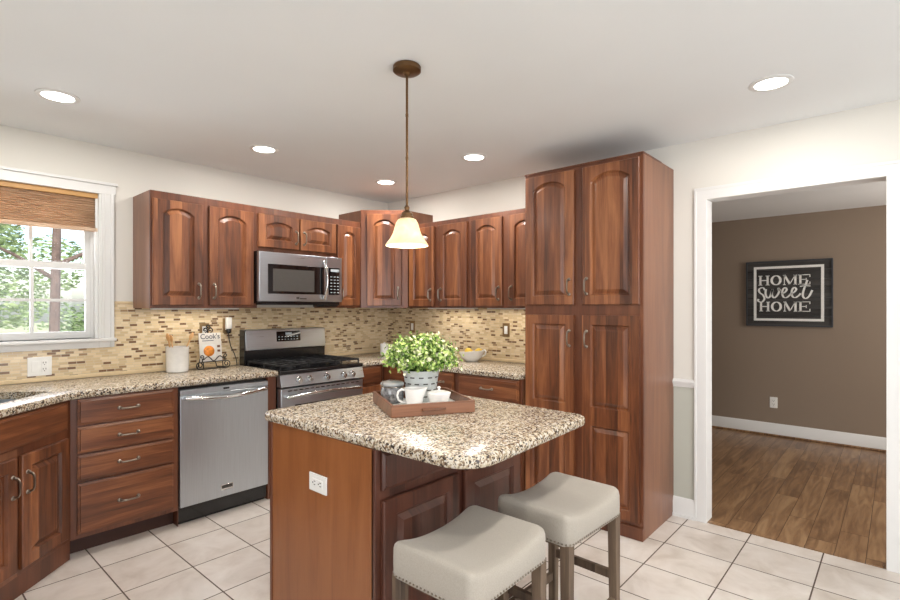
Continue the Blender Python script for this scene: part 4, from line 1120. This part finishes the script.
S_ = [(-.182, .040), (-.200, .066), (-.232, .050), (-.228, .015), (-.198, -.015), (-.186, -.055), (-.208, -.088), (-.240, -.078), (-.238, -.055)]
W_ = [(-.172, .050), (-.176, .0), (-.160, -.044), (-.136, -.028), (-.116, .045), (-.122, -.005), (-.106, -.044), (-.080, -.026), (-.060, .02), (-.066, .056), (-.050, .03)]
ee = [(-.040, -.004), (-.012, .012), (.004, .040), (-.008, .060), (-.026, .045), (-.034, .005), (-.024, -.036), (.000, -.044), (.028, -.020), (.040, .0)]
T_ = [(.172, .135), (.150, .06), (.136, .0), (.139, -.040), (.160, -.054), (.186, -.030), (.210, .030)]
for strokes in ([S_], [W_], [ee], [[(x_ + .078, z_) for x_, z_ in ee]], [T_, [(.112, .070), (.150, .076), (.196, .072)]]):
    b = MB()
    for st_ in strokes:
        pp = [v_ + Vector((-.012, 0)) for v_ in cr_spline([(x_ * 1.06, z_) for x_, z_ in st_])]
        ribbon(b, pp, [.008 + .011 * abs((pp[min(i + 1, len(pp) - 1)] - pp[max(i - 1, 0)]).normalized().y) for i in range(len(pp))], y=-.0262, dy=.004)
    b.build('letter', 'sign_white', t)

# ------------------------------------------------------------------ garden beyond the window
o = MB().box(-40, 40, 4.3, 70, -.45, -.35).build('ground', 'grass'); struct(o, 'dry lawn outside the window')
def tree_mesh(seed, rad, nleaf, size):
    rg = random.Random(seed); b = MB()
    blobs = [(Vector((rg.gauss(0, .5) * rad, rg.gauss(0, .5) * rad, rg.uniform(-.55, .75) * rad)), rg.uniform(.3, .55) * rad) for _ in range(16)]
    for i in range(nleaf):
        c_, r_ = rg.choice(blobs); dv = Vector([rg.gauss(0, 1) for _ in range(3)]).normalized(); p_ = c_ + dv * r_ * rg.uniform(.6, 1.0) ** .5
        q = (dv + Vector([rg.gauss(0, .5) for _ in range(3)])).normalized().to_track_quat('Z', 'Y').to_matrix().to_4x4(); T = Matrix.Translation(p_) @ q
        s_ = size * rg.uniform(.6, 1.3); b._f([b._v(v, T) for v in ((-s_, 0, 0), (0, -s_ * .5, 0), (s_, 0, 0), (0, s_ * .5, 0))])
    return b
def trunk_mesh(h, r_, lean=0.0, branches=()):
    b = MB(); b.tube([(lean * z_ / 5, 0, z_) for z_ in (0, h * .3, h * .6, h)], [r_ * 1.25, r_, r_ * .85, r_ * .5], 10)
    for z0, ax, az, ln in branches:
        b.tube([(lean * z0 / 5, 0, z0), (lean * z0 / 5 + ax * ln * .5, 0, z0 + az * ln * .5 + .05), (lean * z0 / 5 + ax * ln, -.1, z0 + az * ln)], [r_ * .5, r_ * .35, r_ * .15], 7)
    return b
def tree(name, label, x, y, z, h, r_, cr_r, mat, seed, nl=2600, br=(), group=None, cz=None, size=.11, sc=(1, 1, 1)):
    t = thing(name, label, 'tree' if name != 'garden_shrub' else 'shrub', (x, y, z), 0, group)
    trunk_mesh(h, r_, .1, br).build('trunk', 'bark', t)
    c_ = tree_mesh(seed, cr_r, nl, size).build('crown', mat, t, (0, 0, cz or h)); c_.scale = sc
    return t
GZ = -.35
tree('garden_tree', 'leafy tree with a bare pale trunk closest to the window', 1.62, 8.8, GZ, 4.1, .065, 1.5, 'tree2', 11, 3800, ((2.3, 1, .5, 1.1), (2.1, -1, .6, .9), (2.9, 1, .9, 1.4)), cz=4.6, size=.04)
tree('garden_shrub', 'bright green bush low at the left edge of the window view', -.15, 8.9, GZ, .9, .05, .95, 'tree1', 12, 6000, cz=1.35, size=.03, sc=(.8, .8, 1.2))
for i, (x, y, rr_, m_, lb) in enumerate(((-2.2, 17, 2.4, 'tree2', 'dark tree far at the left of the window view'), (1.8, 25, 2.8, 'tree1', 'sunlit green tree far behind the pale trunk'),
                                (6.8, 17, 2.3, 'tree2', 'dark green tree far at the right of the window view'), (15, 28, 3.4, 'tree1', 'light green tree farthest to the right of the window view'), (-8, 26, 3.4, 'tree1', 'light green tree farthest to the left of the window view'))):
    tree('garden_tree', lb, x, y, GZ, 3.0, .16, rr_, m_, 20 + i, 11000, cz=3.4, size=.10, group='trees beyond the lawn')
for i, (x, y) in enumerate(((2.6, 13.2), (.1, 13.6))):
    tree('garden_shrub', ['round shrub on the lawn right of the pale trunk', 'round shrub on the lawn left of the pale trunk'][i], x, y, GZ, .7, .05, .9, 'tree1', 40 + i, 4000, cz=.85, size=.045)
